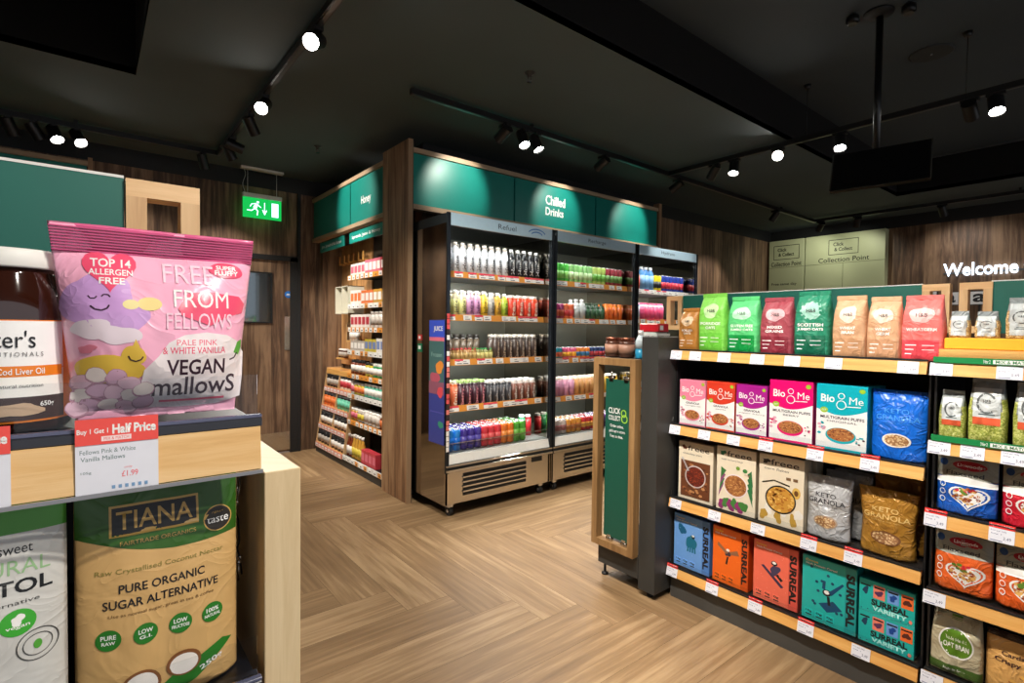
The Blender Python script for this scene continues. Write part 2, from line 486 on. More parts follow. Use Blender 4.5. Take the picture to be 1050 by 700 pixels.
# floor: herringbone boards
def build_floor():
    mb = MB(); bm = mb.bm
    uvl = bm.loops.layers.uv.new('UVMap'); cl = bm.loops.layers.color.new('board')
    m, nt, out = new_mat('herringbone_oak_floor'); N = nt.nodes.new; L = nt.links.new
    b = N('ShaderNodeBsdfPrincipled'); b.inputs['Roughness'].default_value = .42
    uv = N('ShaderNodeUVMap'); uv.uv_map = 'UVMap'
    mp = N('ShaderNodeMapping'); mp.inputs['Scale'].default_value = (1.7, 30, 1); L(uv.outputs[0], mp.inputs[0])
    nz = N('ShaderNodeTexNoise'); nz.inputs['Scale'].default_value = 1; nz.inputs['Detail'].default_value = 8; nz.inputs['Distortion'].default_value = .25
    nz.inputs['Roughness'].default_value = .62
    L(mp.outputs[0], nz.inputs['Vector'])
    mp2 = N('ShaderNodeMapping'); mp2.inputs['Scale'].default_value = (1.2, 5, 1); L(uv.outputs[0], mp2.inputs[0])
    n2 = N('ShaderNodeTexNoise'); n2.inputs['Scale'].default_value = 1; n2.inputs['Detail'].default_value = 3; L(mp2.outputs[0], n2.inputs['Vector'])
    ca = N('ShaderNodeVertexColor'); ca.layer_name = 'board'
    a1 = N('ShaderNodeMath'); a1.operation = 'MULTIPLY_ADD'; a1.inputs[1].default_value = .5; L(n2.outputs['Fac'], a1.inputs[0]); L(nz.outputs['Fac'], a1.inputs[2])
    sc = N('ShaderNodeSeparateColor'); L(ca.outputs[0], sc.inputs[0])
    a2 = N('ShaderNodeMath'); a2.operation = 'MULTIPLY_ADD'; a2.inputs[1].default_value = .13; L(sc.outputs[0], a2.inputs[0]); L(a1.outputs[0], a2.inputs[2])
    rp = N('ShaderNodeValToRGB'); L(a2.outputs[0], rp.inputs[0]); e = rp.color_ramp.elements
    e[0].position = .42; e[0].color = lin((104, 80, 54)); e[1].position = 1.2; e[1].color = lin((172, 144, 108)); q = e.new(.8); q.color = lin((143, 115, 82))
    L(rp.outputs[0], b.inputs['Base Color'])
    bp = N('ShaderNodeBump'); bp.inputs['Strength'].default_value = .12; bp.inputs['Distance'].default_value = .003
    L(nz.outputs['Fac'], bp.inputs['Height']); L(bp.outputs['Normal'], b.inputs['Normal'])
    L(b.outputs[0], out.inputs[0])
    W = .22; K = 6; Ln = W * K; C0 = 4.79
    x0, x1, y0, y1 = -4.0, XR + .2, -4.0, YB + .2
    ox, oy = .028, 0.0
    mi = mb.mi(m); r = random.Random(3)
    def plank(ax, ay, bx, by, horiz):
        ay, by = C0 - by, C0 - ay
        ax2, ay2, bx2, by2 = max(ax, x0), max(ay, y0), min(bx, x1), min(by, y1)
        if bx2 - ax2 < .001 or by2 - ay2 < .001: return
        g = .0005
        vs = [bm.verts.new((px, py, 0)) for px, py in ((ax2 + g, ay2 + g), (bx2 - g, ay2 + g), (bx2 - g, by2 - g), (ax2 + g, by2 - g))]
        f = bm.faces.new(vs); f.material_index = mi
        du, dv = r.uniform(0, 40), r.uniform(0, 40); t = r.random()
        for lp in f.loops:
            px, py = lp.vert.co.x - ax, lp.vert.co.y - ay
            lp[uvl].uv = (px + du, py + dv) if horiz else (py + du, px + dv)
            lp[cl] = (t, t, t, 1)
    n = int(20 / W)
    for s in range(-n, n):
        for mm in range(-8, 9):
            X = (s + 2 * K * mm) * W + ox; Y = s * W + oy
            if X < x1 and X + Ln > x0: plank(X, Y, X + Ln, Y + W, True)
            Yv = (s + 1) * W + oy
            if X < x1 and X + W > x0: plank(X, Yv, X + W, Yv + Ln, False)
    mb.box(x0, x1, y0, y1, -.05, -.0015, pm((70, 55, 40), .7))
    struct(mb, 'floor')
build_floor()

# ceiling with two raised black recesses
c = MB()
def hole_sheet(x0, x1, y0, y1, holes, z0, z1, m):
    xs = sorted({x0, x1, *[h[0] for h in holes], *[h[1] for h in holes]})
    ys = sorted({y0, y1, *[h[2] for h in holes], *[h[3] for h in holes]})
    for i in range(len(xs) - 1):
        for j in range(len(ys) - 1):
            cx, cy = (xs[i] + xs[i + 1]) / 2, (ys[j] + ys[j + 1]) / 2
            if any(h[0] < cx < h[1] and h[2] < cy < h[3] for h in holes): continue
            c.box(xs[i], xs[i + 1], ys[j], ys[j + 1], z0, z1, m)
H1 = (-3.2, .23, .9, 3.94); H2 = (1.2, 6.96, -2.6, 1.915)
hole_sheet(-4, XR + .3, -4, YB + .3, [H1, H2], HC, HC + .04, CEIL)
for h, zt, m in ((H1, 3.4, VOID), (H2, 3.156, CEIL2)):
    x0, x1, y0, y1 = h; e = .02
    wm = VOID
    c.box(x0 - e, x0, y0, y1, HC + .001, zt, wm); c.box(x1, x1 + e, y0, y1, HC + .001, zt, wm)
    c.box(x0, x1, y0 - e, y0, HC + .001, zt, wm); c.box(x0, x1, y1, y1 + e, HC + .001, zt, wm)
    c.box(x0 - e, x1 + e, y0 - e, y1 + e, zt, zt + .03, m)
    if h is H2:   # thin shiny bead where the recess side meets its top
        c.box(x1 - .012, x1, y0, y1, zt - .014, zt, pm((120, 120, 120), .3, .8))
struct(c, 'ceiling')

def wall(name, x0, x1, y0, y1, m, top=2.65):
    w = MB(); w.box(x0, x1, y0, y1, 0, top, m); w.box(x0, x1, y0, y1, top, HC, BLACK); struct(w, name)
wall('wall_back', -4, .62, YB, YB + .12, DARKW)
w = MB(); w.box(.62, 1.60, YB, YB + .12, 1.99, 2.65, DARKW); w.box(1.67, 2.25, YB, YB + .12, 0, 2.65, DARKW)
w.box(1.60, 1.67, YB, YB + .12, 1.99, 2.65, DARKW)
w.box(.62, 2.25, YB, YB + .12, 2.65, HC, BLACK); struct(w, 'wall_back')
wall('wall_left', -4.12, -4, -4, YB + .12, DARKW)
wall('wall_right', XR, XR + .12, -4, YM + .12, DARKW)
wall('wall_middle', 2.13, XR + .12, YM + .02, YM + .14, DARKW)
wall('wall_side', 2.13, 2.25, YM + .14, YB, DARKW)

# door in the back wall
d = MB()
d.box(.66, 1.60, YB - .01, YB + .035, .012, 1.95, DARKW); do = struct(d, 'door_1')
d = MB(); d.box(1.135, 1.43, YB - .022, YB - .011, 1.32, 1.825, BLACK); d.box(1.15, 1.415, YB - .024, YB - .0205, 1.335, 1.81, pm((120, 130, 135), .05, .9)); d.build('vision_panel', do)
d = MB(); d.box(.70, 1.60, YB - .016, YB - .0101, .03, .215, STEEL); d.build('kick_plate', do)
d = MB(); d.box(1.545, 1.595, YB - .016, YB - .0101, 1.05, 1.39, STEEL); d.build('push_plate', do)
d = MB(); d.tube((1.582, YB - .012, 1.615), (1.582, YB - .0101, 1.615), .035, pm((20, 110, 200), .4), 20)
d.box(1.562, 1.602, YB - .0135, YB - .0121, 1.603, 1.609, WHITE); d.box(1.566, 1.598, YB - .0135, YB - .0121, 1.615, 1.623, WHITE); d.build('door_sign', do)
f = MB(); f.box(1.60, 1.67, YB - .03, YB + .02, 0, 1.99, BLACK); f.box(.62, 1.67, YB - .03, YB + .02, 1.95, 2.0, BLACK); f.box(.60, .66, YB - .03, YB + .02, 0, 1.99, BLACK)
struct(f, 'trim_1')
f = MB(); f.box(1.67, 1.70, YB - .035, YB - .001, 0, 2.65, BLACK); struct(f, 'trim_2')

# ================================================================== PILLAR, HEADERS
p = MB(); p.box(1.804, 1.842, 3.47, 3.885, 0, 2.66, PILW, .002); p.box(1.8045, 1.842, 3.462, 3.47, 0, 2.66, pm((150, 122, 92), .5)); p.box(1.842, 1.85, 3.47, 3.885, 0, 2.66, BLACK); struct(p, 'trim_3')

def header(name, axis, a0, a1, divs, at, words, label, front_sign=-1, depth=.05, post=None):
    """long wall header: wood rail above and below, teal panels between. axis X: runs along X, faces -Y"""
    t = empty(name, ((a0 + a1) / 2 if axis == 'X' else at, at if axis == 'X' else (a0 + a1) / 2, 2.19), 0, label, 'header sign')
    L0 = Vector(t.location)
    def bx(mb, p0, p1, z0, z1, f0, f1, m):
        if axis == 'X': mb.box(p0 - L0.x, p1 - L0.x, at + f0 - L0.y, at + f1 - L0.y, z0 - L0.z, z1 - L0.z, m)
        else: mb.box(at + f0 - L0.x, at + f1 - L0.x, p0 - L0.y, p1 - L0.y, z0 - L0.z, z1 - L0.z, m)
    r = MB(); bx(r, a0, a1, 2.575, 2.61, -.015, depth, RAILW if axis == 'X' else wood('header_rail_y', (130, 108, 84), (164, 140, 112), (184, 160, 130), 'Y', 0, .5, 14)); r.build('top_rail', t)
    r = MB(); bx(r, a0, a1, 2.165, 2.20, -.015, depth, RAILW if axis == 'X' else _m['header_rail_y']); r.build('bottom_rail', t)
    r = MB(); bx(r, a0, a1, 2.2, 2.575, .02, depth, BLACK); r.build('backing_board', t)
    ed = [a0] + divs + [a1]
    for i in range(len(ed) - 1):
        q = MB(); bx(q, ed[i] + .008, ed[i + 1] - .008, 2.203, 2.572, 0, .019, TEAL); o = q.build('sign_panel', t)
        if words.get(i):
            for s, cx, cz, ww, hh in words[i]:
                pr = Print(1, 1); pr.text(s, 0, 0, ww, hh, WHITE, .02)
                po = pr.build('sign_lettering', o)
                if axis == 'X': po.location = (cx - L0.x, at - L0.y, cz - L0.z)
                else: po.location = (at - L0.x, cx - L0.y, cz - L0.z); po.rotation_euler = (0, 0, GY)
    if post:
        q = MB(); bx(q, post[0], post[1], post[2], post[3], -.02, depth, PILW); q.build('end_post', t)
    return t
header('header_sign', 'X', 1.845, 4.80, [2.813, 3.822], 3.49, {1: [('Chilled', 3.29, 2.445, .24, .085), ('Drinks', 3.28, 2.345, .22, .072)]},
       'long teal header sign with wooden rails above the three drinks fridges', post=(4.80, 4.85, 2.10, 2.66))
header('header_sign', 'Y', 3.89, 5.60, [4.61], 1.83, {0: [('Honey', 4.27, 2.37, .20, .09)]},
       'teal header sign with white word Honey above the jar shelves')
header('header_sign', 'X', -2.6, .0, [-1.0], 5.52, {}, 'teal header panels with wooden rail high on the back wall at far left', post=(.0, .03, 2.16, 2.64))

# ================================================================== GONDOLA (right), faces -X
XL = 2.185     # front of the shelf edges
def gondola(name, ya, yb, shelves, label, tickets, endcap=False, base_z=.13, base_x=2.21, green=()):
    """ya > yb"""
    t = empty(name, ((XL + 2.6) / 2, (ya + yb) / 2, 0), 0, label, 'shelving unit'); O = Vector(t.location)
    def B(mb, x0, x1, y0, y1, z0, z1, m, bev=0): mb.box(x0 - O.x, x1 - O.x, y0 - O.y, y1 - O.y, z0, z1, m, bev)
    q = MB(); B(q, base_x, 2.62, yb + .004, ya - .004, 0, base_z, DGREY); B(q, base_x - .012, base_x, yb + .004, ya - .004, base_z - .03, base_z, CHAR); q.build('plinth', t)
    q = MB(); B(q, 2.62, 2.65, yb, ya, 0, 1.26, SHELFB); q.build('back_panel', t)
    for y in (ya, yb):
        q = MB(); s = -1 if y == ya else 1
        B(q, 2.23, 2.62, y + s * .004 - .003, y + s * .004 + .003, base_z, shelves[-1] - .026, SHELFB)
        if y == ya or not endcap: q.build('side_upright', t)
    for k, z in enumerate(shelves):
        q = MB(); B(q, XL + .012, 2.62, yb + .006, ya - .006, z - .022, z - .004, SHELFB); sh = q.build('shelf', t)
        q = MB()
        a = [(XL + .006 - O.x, z), (XL - .004 - O.x, z - .043), (XL + .012 - O.x, z - .043), (XL + .018 - O.x, z)]
        q.prism(a, 'Y', yb + .004 - O.y, ya - .004 - O.y, OAKY); q.build('shelf_edge', sh)
        q = MB(); B(q, XL + .004, XL + .02, yb + .004, ya - .004, z, z + .006, BLACK); q.build('edge_trim', sh)
        if k < len(shelves) - 1 or green:
            q = MB(); B(q, XL + .014, XL + .016, yb + .008, ya - .008, z + .004, z + .034, CLEAR); q.build('clear_riser', sh)
        if k in green:
            q = MB(); B(q, XL - .001, XL + .007, yb + .005, ya - .005, z - .001, z + .018, GREENBAND); o = q.build('promotion_strip', sh)
            for yy in ([.30] if ya < 1 else []):
                pr = Print(.12, .014); pr.rect(-.3, .5, .05, .95, WHITE); pr.text('3 for 2', -.42, .5, .14, .8, WHITE, .02); pr.text('MIX & MATCH', .1, .5, .7, .7, GREENBAND, .01)
                po = pr.build('strip_lettering', o); po.location = (XL - .0012 - O.x, yy - O.y, z + .001); po.rotation_euler = (0, 0, GY)
        for (y, red) in tickets[k]:
            pr = Print(.060, .042)
            w0 = .5
            pr.rect(-.5, .5, .0, 1.0, TICKET)
            pr.text('Price per 100g', -.12, .8, .6, .12, pm((90, 100, 140), .5), 0)
            pr.text('bag 1', -.2, .58, .4, .11, pm((90, 100, 140), .5), 0)
            pr.text('3.49', .22, .34, .30, .22, pm((100, 105, 135), .5), .0)
            pr.rect(-.42, .05, .08, .14, pm((120, 130, 165), .5))
            if red:
                pr.rect(-.5, .5, 1.0, 1.36, RED); pr.text('Buy 1 Get 1 Half Price', 0, 1.18, .88, .2, WHITE, .01)
            o = pr.build('price_ticket', sh)
            o.location = (XL - .0055 - O.x, y - O.y, z - .0435); o.rotation_euler = (0, 0, GY)
            o.rotation_euler = (-.22, 0, GY)
    return t
SH1 = [.155, .49, .845, 1.203]
def tk(l, red=()): return [(y, i in red) for i, y in enumerate(l)]
T1 = [tk([1.467, 1.258, 1.061, 0.859, 0.669], (0, 1, 2, 3)), tk([1.453, 1.253, 1.056, 0.856, 0.702], (3, 4)),
      tk([1.466, 1.312, 1.172, 1.032, 0.841, 0.658], (3, 4, 5)), tk([1.466, 1.365, 1.223, 1.075, 0.934, 0.785, 0.553])]
gondola('gondola_shelving', 1.495, .497, SH1, 'black gondola shelving bay holding flour bags and cereal boxes', T1)
SH2 = [.165, .44, .70, .944, 1.203]
T2 = [tk([.462, .2]), tk([.462, .1]), tk([.466, .303, .05], (0, 1)), tk([.462, .378, .281, .1]), tk([.463, .298, .1])]
gondola('gondola_shelving', .489, -.50, SH2, 'gondola shelving bay with seed bags at the right edge of the photo', T2, green=(3, 4))

# ---- header sign boards standing on the middle of the gondola
def low_header(name, loc, rz, L0, L1, frames, h0, h1, label):
    t = empty(name, loc, rz, label, 'sign board')
    q = MB(); q.box(L0, L1, -.012, .012, h0, h1, TEAL2); q.box(L0, L1, -.013, .013, h1, h1 + .004, OFFW)
    q.build('sign_panel', t)
    for (a, b) in frames:
        q = MB(); w = .026
        a0, b0 = min(a, b), max(a, b)
        q.box(a0, b0, -.02, .02, h1 - w, h1, OAKX); q.box(a0, b0, -.02, .02, h0, h0 + w, OAKX)
        q.box(a0, a0 + w, -.02, .02, h0 + w, h1 - w, OAKZ); q.box(b0 - w, b0, -.02, .02, h0 + w, h1 - w, OAKZ)
        q.build('wooden_frame', t)
    for x in (L0 + .26, L1 - .15):
        q = MB(); q.box(x - .01, x + .01, -.01, .01, 0, h0, SHELFB); q.build('bracket_post', t)
    return t
# local x = right as seen from the front (world -Y)
low_header('header_board', (2.60, 1.2, 1.2), GY, -.50, .583, [(-.60, -.502), (.585, .672)], .10, .29, 'teal board and oak frames standing on gondola behind the flour bags')
low_header('header_board', (2.60, .0, 1.2), GY, -.41, .40, [(-.50, -.405)], .10, .29, 'teal board on the gondola above the small seed packets')

# ---- end cap tower with oak frame and hanging banner (faces -X)
t = empty('display_tower', (2.3, 1.70, 0), 0, 'narrow black display tower with oak framed green click and collect banner', 'display stand'); O = Vector(t.location)
def TB(x0, x1, y0, y1, z0, z1, m, n, bev=0, par=None):
    q = MB(); q.box(x0 - O.x, x1 - O.x, y0 - O.y, y1 - O.y, z0, z1, m, bev); return q.build(n, par or t)
TB(2.09, 2.62, 1.50, 1.595, .03, 1.265, CHAR, 'black_end_panel', .002)
TB(2.095, 2.62, 1.60, 1.86, .07, .19, CHAR, 'base_box', .002)
TB(2.10, 2.62, 1.60, 1.87, 1.128, 1.149, CHAR, 'top_shelf')
TB(2.60, 2.62, 1.60, 1.87, .19, 1.13, BLACK, 'back_panel')
TB(2.13, 2.60, 1.60, 1.615, .19, 1.13, BLACK, 'side_panel')
q = MB(); fw = .034
y0, y1, z0, z1 = 1.603, 1.873, .18, 1.152
q.box(2.055 - O.x, 2.10 - O.x, y0 - O.y, y1 - O.y, z1 - fw, z1, OAKD); q.box(2.055 - O.x, 2.10 - O.x, y0 - O.y, y1 - O.y, z0, z0 + fw, OAKD)
q.box(2.055 - O.x, 2.10 - O.x, y0 - O.y, y0 + fw - O.y, z0 + fw, z1 - fw, OAKD); q.box(2.055 - O.x, 2.10 - O.x, y1 - fw - O.y, y1 - O.y, z0 + fw, z1 - fw, OAKD)
q.build('oak_frame', t)
pr = Print(.165, .82)
bn = MB(); bn.box(2.078 - O.x, 2.082 - O.x, 1.643 - O.y, 1.808 - O.y, .235, 1.045, pm((14, 78, 62), .5)); bo = bn.build('green_banner', t)
LIME = pm((150, 200, 60), .5)
pr.text('CLICK', -.14, .80, .46, .035, WHITE, .01); pr.text('COLLECT', -.14, .755, .46, .03, WHITE, .01)
pr.ring(.22, .79, .10, .024, .006, LIME); pr.ring(.25, .757, .12, .026, .006, LIME)
pr.text('Order online,', -.04, .705, .52, .022, WHITE, .005); pr.text('pick up in store.', -.02, .672, .62, .024, WHITE, .005); pr.text('Easy as that.', -.05, .64, .5, .022, WHITE, .005)
po = pr.build('banner_lettering', bo); po.location = (2.078 - O.x, 1.7255 - O.y, .23); po.rotation_euler = (0, 0, GY)
for y in (1.675, 1.77):
    for z in (1.055, .225):
        q = MB(); q.tube((2.08 - O.x, y - .018 - O.y, z), (2.08 - O.x, y + .018 - O.y, z), .009, CHROME, 8); q.tube((2.08 - O.x, y - O.y, z), (2.08 - O.x, y - O.y, z + (.03 if z > .5 else -.012)), .003, CHROME, 6)
        q.box(2.074 - O.x, 2.086 - O.x, y - .012 - O.y, y + .012 - O.y, z - .02 if z > .5 else z, z if z > .5 else z + .02, CHROME); q.build('banner_clip', t)
for x, y in ((2.13, 1.84), (2.13, 1.55), (2.58, 1.84), (2.58, 1.55)):
    q = MB(); q.lathe([(.018, 0), (.018, .008), (.007, .012), (.007, .075)], BLACK, 10, (x - O.x, y - O.y, 0)); q.build('foot', t)

# things on the tower's top shelf
def jar_mesh(r, h, body, lid, label, lidh=.016):
    a = MB(); a.lathe([(r * .9, 0), (r, .006), (r, h * .74), (r * .86, h * .86), (r * .84, h - lidh)], body, 18)
    b = MB(); b.lathe([(r * .9, h - lidh), (r * .92, h - lidh + .002), (r * .92, h - .001), (r * .88, h)], lid, 18)
    l = MB(); l.lathe([(r + .0006, h * .16), (r + .0006, h * .66)], label, 18)
    return [('jar_body', a.mesh('jar_body')), ('jar_lid', b.mesh('jar_lid')), ('jar_label', l.mesh('jar_label'))]
BROWN = pm((74, 44, 32), .25, coat=.5); COPPER = pm((120, 66, 48), .25, .8)
jm = jar_mesh(.042, .105, BROWN, COPPER, pm((150, 110, 90), .5))
place(jm, 'jar', (2.20, 1.87, 1.1505), 0, 'brown spread jar with copper lid at left end of tower top', 'jar', 'jars on the display tower')
place(jm, 'jar', (2.20, 1.775, 1.1505), 0, 'brown spread jar with copper lid, right one of the pair on the tower', 'jar', 'jars on the display tower')
t2 = empty('bottle', (2.21, 1.695, 1.1505), 0, 'clear bottle with blue base on the display tower', 'bottle')
q = MB(); q.lathe([(.024, 0), (.026, .004), (.026, .05)], pm((40, 140, 180), .2), 16); q.build('blue_contents', t2)
q = MB(); q.lathe([(.0265, .05), (.026, .09), (.012, .12)], pm((190, 205, 212), .15), 16); q.build('bottle_shoulder', t2)
q = MB(); q.lathe([(.013, .12), (.013, .145)], WHITE, 12); q.build('cap', t2)
for i, (x, y, hh) in enumerate(((2.30, 1.665, .13), (2.41, 1.76, .135))):
    q = MB(); q.box(-.05, .05, -.045, .045, 0, hh, speckle('mesh_grey', (120, 110, 110), (180, 175, 175), (215, 210, 210), 150)); q.box(-.052, .052, -.047, .047, hh - .012, hh, OFFW)
    o = q.build('product_tray'); o.location = (x, y, 1.1505); tag(o, ['pale speckled tray of packets behind the clear bottle on the tower', 'pale speckled tray further back on the tower under a red box'][i], 'tray')
q = MB(); q.box(-.05, .05, -.06, .06, 0, .045, pm((205, 30, 45), .35), .004); q.box(-.03, .0, -.0605, .0, .01, .035, WHITE); o = q.build('red_box'); o.location = (2.41, 1.76, 1.287); tag(o, 'small red box lying on a tray on top of the tower', 'box')
q = MB(); q.box(-.04, .04, -.05, .05, 0, .09, pm((110, 60, 90), .4), .003); q.box(-.041, -.04, -.04, .03, .03, .06, WHITE); o = q.build('purple_box'); o.location = (2.52, 1.66, 1.1505); tag(o, 'dull purple box behind the black end panel of the tower', 'box')

# ================================================================== PRODUCTS on the right gondola
def R(name, parts, y, z, label, cat, group=None, x=2.225, rx=0.0):
    return place(parts, name, (x, y, z), GY, label, cat, group, rx)

def flour_bag(w, h, col, dark, words, seed, band=True, leaf=False):
    b = Bag(w, h, .075, 'block', seed, .007, topw=.86, botw=.97, midw=1.0, nx=30, nz=34)
    cm = pm(col, .42, coat=.25, crease=.55); dm = pm(dark, .42, coat=.25, crease=.55)
    def cf(x, z):
        return cm
    body = b.body(cf, cm, 'bag_body')
    pr = Print(w, h, b.D, 1 / 30, off0=.0011)
    if band: pr.rect(-.44, .40, .03, .33, dm)
    pale = pm(tuple(min(255, int(c * .5 + 128)) for c in col), .45, crease=.55)
    pr.blob(0, .73, .26, .13, pale, seed, .10)
    if leaf:
        for k in range(12):
            a = k * PI / 6; pr.poly([(.18 * math.cos(a), .73 + .08 * math.sin(a)), (.30 * math.cos(a + .12), .73 + .15 * math.sin(a + .12)), (.30 * math.cos(a - .12), .73 + .15 * math.sin(a - .12))], pale)
    pr.text('H&B', 0, .73, .26, .06, pm((60, 60, 60), .5), .02)
    n = len(words)
    for i, s in enumerate(words):
        pr.text(s, 0, .50 - i * .075, min(.7, .09 * len(s)), .05, WHITE, .025)
    for k in range(3):
        pr.rect(-.36, -.36 + .26 - .05 * k, .24 - k * .07, .255 - k * .07, WHITE); pr.rect(.02, .30, .24 - k * .07, .25 - k * .07, WHITE) if k < 2 else None
    fl = MB()
    # folded and taped top
    D0 = b.Dn(0, .985)
    for j in range(10):
        pass
    fl.box(-w * .43, w * .43, -.006, .004, h - .006, h + .012, cm, .002)
    return [('bag_body', body), ('printed_label', pr.mesh('printed_label')), ('folded_top', fl.mesh('folded_top'))]
bags = [
    ('brown', 1.441, .105, .19, (176, 118, 50), (150, 96, 36), ['ROLLED', 'OATS'], False, 'small ochre brown paper bag of oats at the left end of top shelf'),
    ('lime', 1.320, .138, .255, (126, 205, 82), (104, 190, 60), ['PORRIDGE', 'OATS'], True, 'tall lime green flour bag on the top shelf beside the ochre bag'),
    ('green', 1.172, .145, .235, (88, 196, 120), (6, 140, 62), ['GLUTEN FREE', 'JUMBO OATS'], True, 'mid green flour bag with darker green lower panel on the top shelf'),
    ('maroon', 1.028, .138, .225, (152, 66, 78), (130, 40, 55), ['MIXED', 'GRAINS'], True, 'maroon flour bag between two green bags on the top shelf'),
    ('dark', .889, .138, .245, (34, 128, 98), (18, 100, 74), ['SCOTTISH', 'JUMBO OATS'], True, 'dark green flour bag with white leaf burst on the top shelf'),
    ('tan', .756, .118, .222, (202, 158, 122), (188, 142, 104), ['WHEAT', 'BRAN'], True, 'tan paper bag of bran next to the dark green bag'),
    ('tan', .644, .110, .214, (206, 160, 124), (192, 144, 108), ['WHEAT', 'GERM'], True, 'tan paper bag just left of the coral bag on top shelf'),
    ('coral', .531, .124, .215, (232, 112, 108), (222, 70, 82), ['WHEATGERM'], True, 'coral pink paper bag at the right end of the top shelf'),
]
for i, (k, y, w_, h_, col, dk, words, band, lab) in enumerate(bags):
    R('flour_bag', flour_bag(w_, h_, col, dk, words, i + 1, band, k == 'dark'), y, 1.203, lab, 'bag', 'paper bags on the top shelf', x=2.27)
R('flour_bag', flour_bag(.118, .2, (226, 96, 96), (214, 60, 74), ['WHEATGERM'], 12), 0.56, 1.203, 'second coral pink paper bag standing behind the first one', 'bag', 'paper bags on the top shelf', x=2.40)

def carton_parts(w, h, d, base, side, draw, colf=None):
    a = MB(); a.box(-w / 2, w / 2, -d / 2, d / 2, 0, h, side, .0012)
    pr = Print(w, h)
    pr.rect(-.497, .497, .004, .996, base)
    draw(pr)
    me = pr.mesh('printed_front'); me.transform(Matrix.Translation((0, -d / 2, 0)))
    tf = MB(); tf.box(-w / 2 + .001, w / 2 - .001, -d / 2 + .001, d / 2 - .001, h, h + .0012, side)
    return [('carton_body', a.mesh('carton_body')), ('printed_front', me), ('top_flap', tf.mesh('top_flap'))]

def bio(col, second, small, seed):
    C = pm(col, .35, coat=.3); Wh = pm((240, 238, 236), .4); DK = pm((50, 40, 60), .5); LG = pm((150, 190, 50), .4)
    def draw(p):
        # coloured upper half with a curved lower edge
        pts = [(-.497, .996), (-.497, .62)]
        for i in range(1, 12): pts.append((-.497 + .994 * i / 12, .62 - .09 * math.sin(PI * i / 12) + .02 * i / 12))
        pts += [(.497, .64), (.497, .996)]
        p.poly(pts, C)
        p.text('Bio', -.27, .79, .28, .12, WHITE, .02); p.text('Me', .29, .775, .27, .11, WHITE, .0)
        ax = p.w / p.h
        p.ring(.0, .835, .07, .07 * ax, .012, WHITE); p.ring(.0, .70, .10, .10 * ax, .012, WHITE)
        p.line([(.09, .68), (.38, .69)], .0015, WHITE)
        p.disc(.40, .93, .06, .035, LG); p.disc(-.34, .605, .08, .045, LG); p.text('GUT', -.34, .605, .09, .025, WHITE, .01)
        for i, s in enumerate(second):
            p.text(s, .02, .50 - i * .06, .075 * len(s) if len(s) < 9 else .86, .045 if i == 0 else .028, DK, .02 if i == 0 else 0)
        p.disc(0, .23, .30, .12, C, 30); p.disc(0, .245, .27, .10, pm((176, 112, 62), .5), 30)
        p.crumbs(0, .25, .25, .09, [pm((170, 100, 50), .6), pm((205, 150, 90), .6), pm((120, 60, 35), .6)], 90, .016, seed)
        p.crumbs(-.39, .30, .09, .11, [C, pm((225, 170, 190), .6)], 8, .035, seed + 1)
        p.crumbs(.38, .20, .09, .10, [pm((90, 50, 60), .6), C], 8, .018, seed + 2)
        p.rect(-.497, .497, .004, .035, C)
    return draw, C
bioset = [
    ((232, 132, 160), ['GRANOLA', 'original'], 1.402, .135, .215, 'pale pink granola carton at the left end of the second shelf'),
    ((214, 62, 40), ['GRANOLA', 'apple'], 1.260, .135, .218, 'orange red granola carton beside the pale pink one'),
    ((168, 30, 140), ['GRANOLA', 'super berry'], 1.117, .135, .216, 'purple granola carton on the second shelf'),
    ((226, 10, 110), ['MULTIGRAIN PUFFS', 'BERRY'], .954, .17, .25, 'large magenta multigrain puffs carton on the second shelf'),
    ((10, 172, 190), ['MULTIGRAIN PUFFS', 'ORIGINAL'], .769, .174, .25, 'large turquoise multigrain puffs carton on the second shelf'),
]
for i, (col, sec, y, w_, h_, lab) in enumerate(bioset):
    dr, C = bio(col, sec, w_ < .15, i + 3)
    R('cereal_box', carton_parts(w_, h_, .07, WHITE, C, dr), y, .846, lab, 'cereal box', 'granola cartons on the second shelf', x=2.262)
    q = MB(); q.box(-w_ / 2, w_ / 2, -.035, .035, 0, h_, C, .001); q.box(-w_ / 2, w_ / 2, -.0355, -.035, .02, h_ * .5, WHITE)
    o = q.build('cereal_box'); o.location = (2.345, y - .012, .846); o.rotation_euler = (0, 0, GY); tag(o, 'spare carton directly behind the ' + lab.split(' at ')[0].split(' beside')[0].split(' on ')[0], 'cereal box', 'spare granola cartons')

def pouch(w, h, d, col, seed, draw, seal=None, rough=.3, metal=.0, win=None, topc=None, wrinkle=.006, kind='stand', **kw):
    b = Bag(w, h, d, kind, seed, wrinkle, **kw)
    cm = pm(col, rough, metal, coat=.3, crease=.8)
    tcm = pm(topc, rough, metal, crease=.8) if topc else cm
    body = b.body(lambda x, z: tcm if z > .90 else cm, cm, 'pouch_body')
    pr = Print(w, h, b.D, 1 / 30, off0=.0012); draw(pr)
    sl = MB()
    nz = 10
    for k, zz in enumerate((.955, .935)):
        sl.box(-w * .47 * b.wf(.95), w * .47 * b.wf(.95), -b.D(0, zz) - .0022, -b.D(0, zz) + .001, zz * h - .0012, zz * h + .0012, seal or tcm)
    return [('pouch_body', body), ('printed_label', pr.mesh('printed_label')), ('zip_seal', sl.mesh('zip_seal'))]
SEEDB = [pm((190, 150, 100), .6), pm((150, 105, 65), .6), pm((215, 185, 140), .6)]
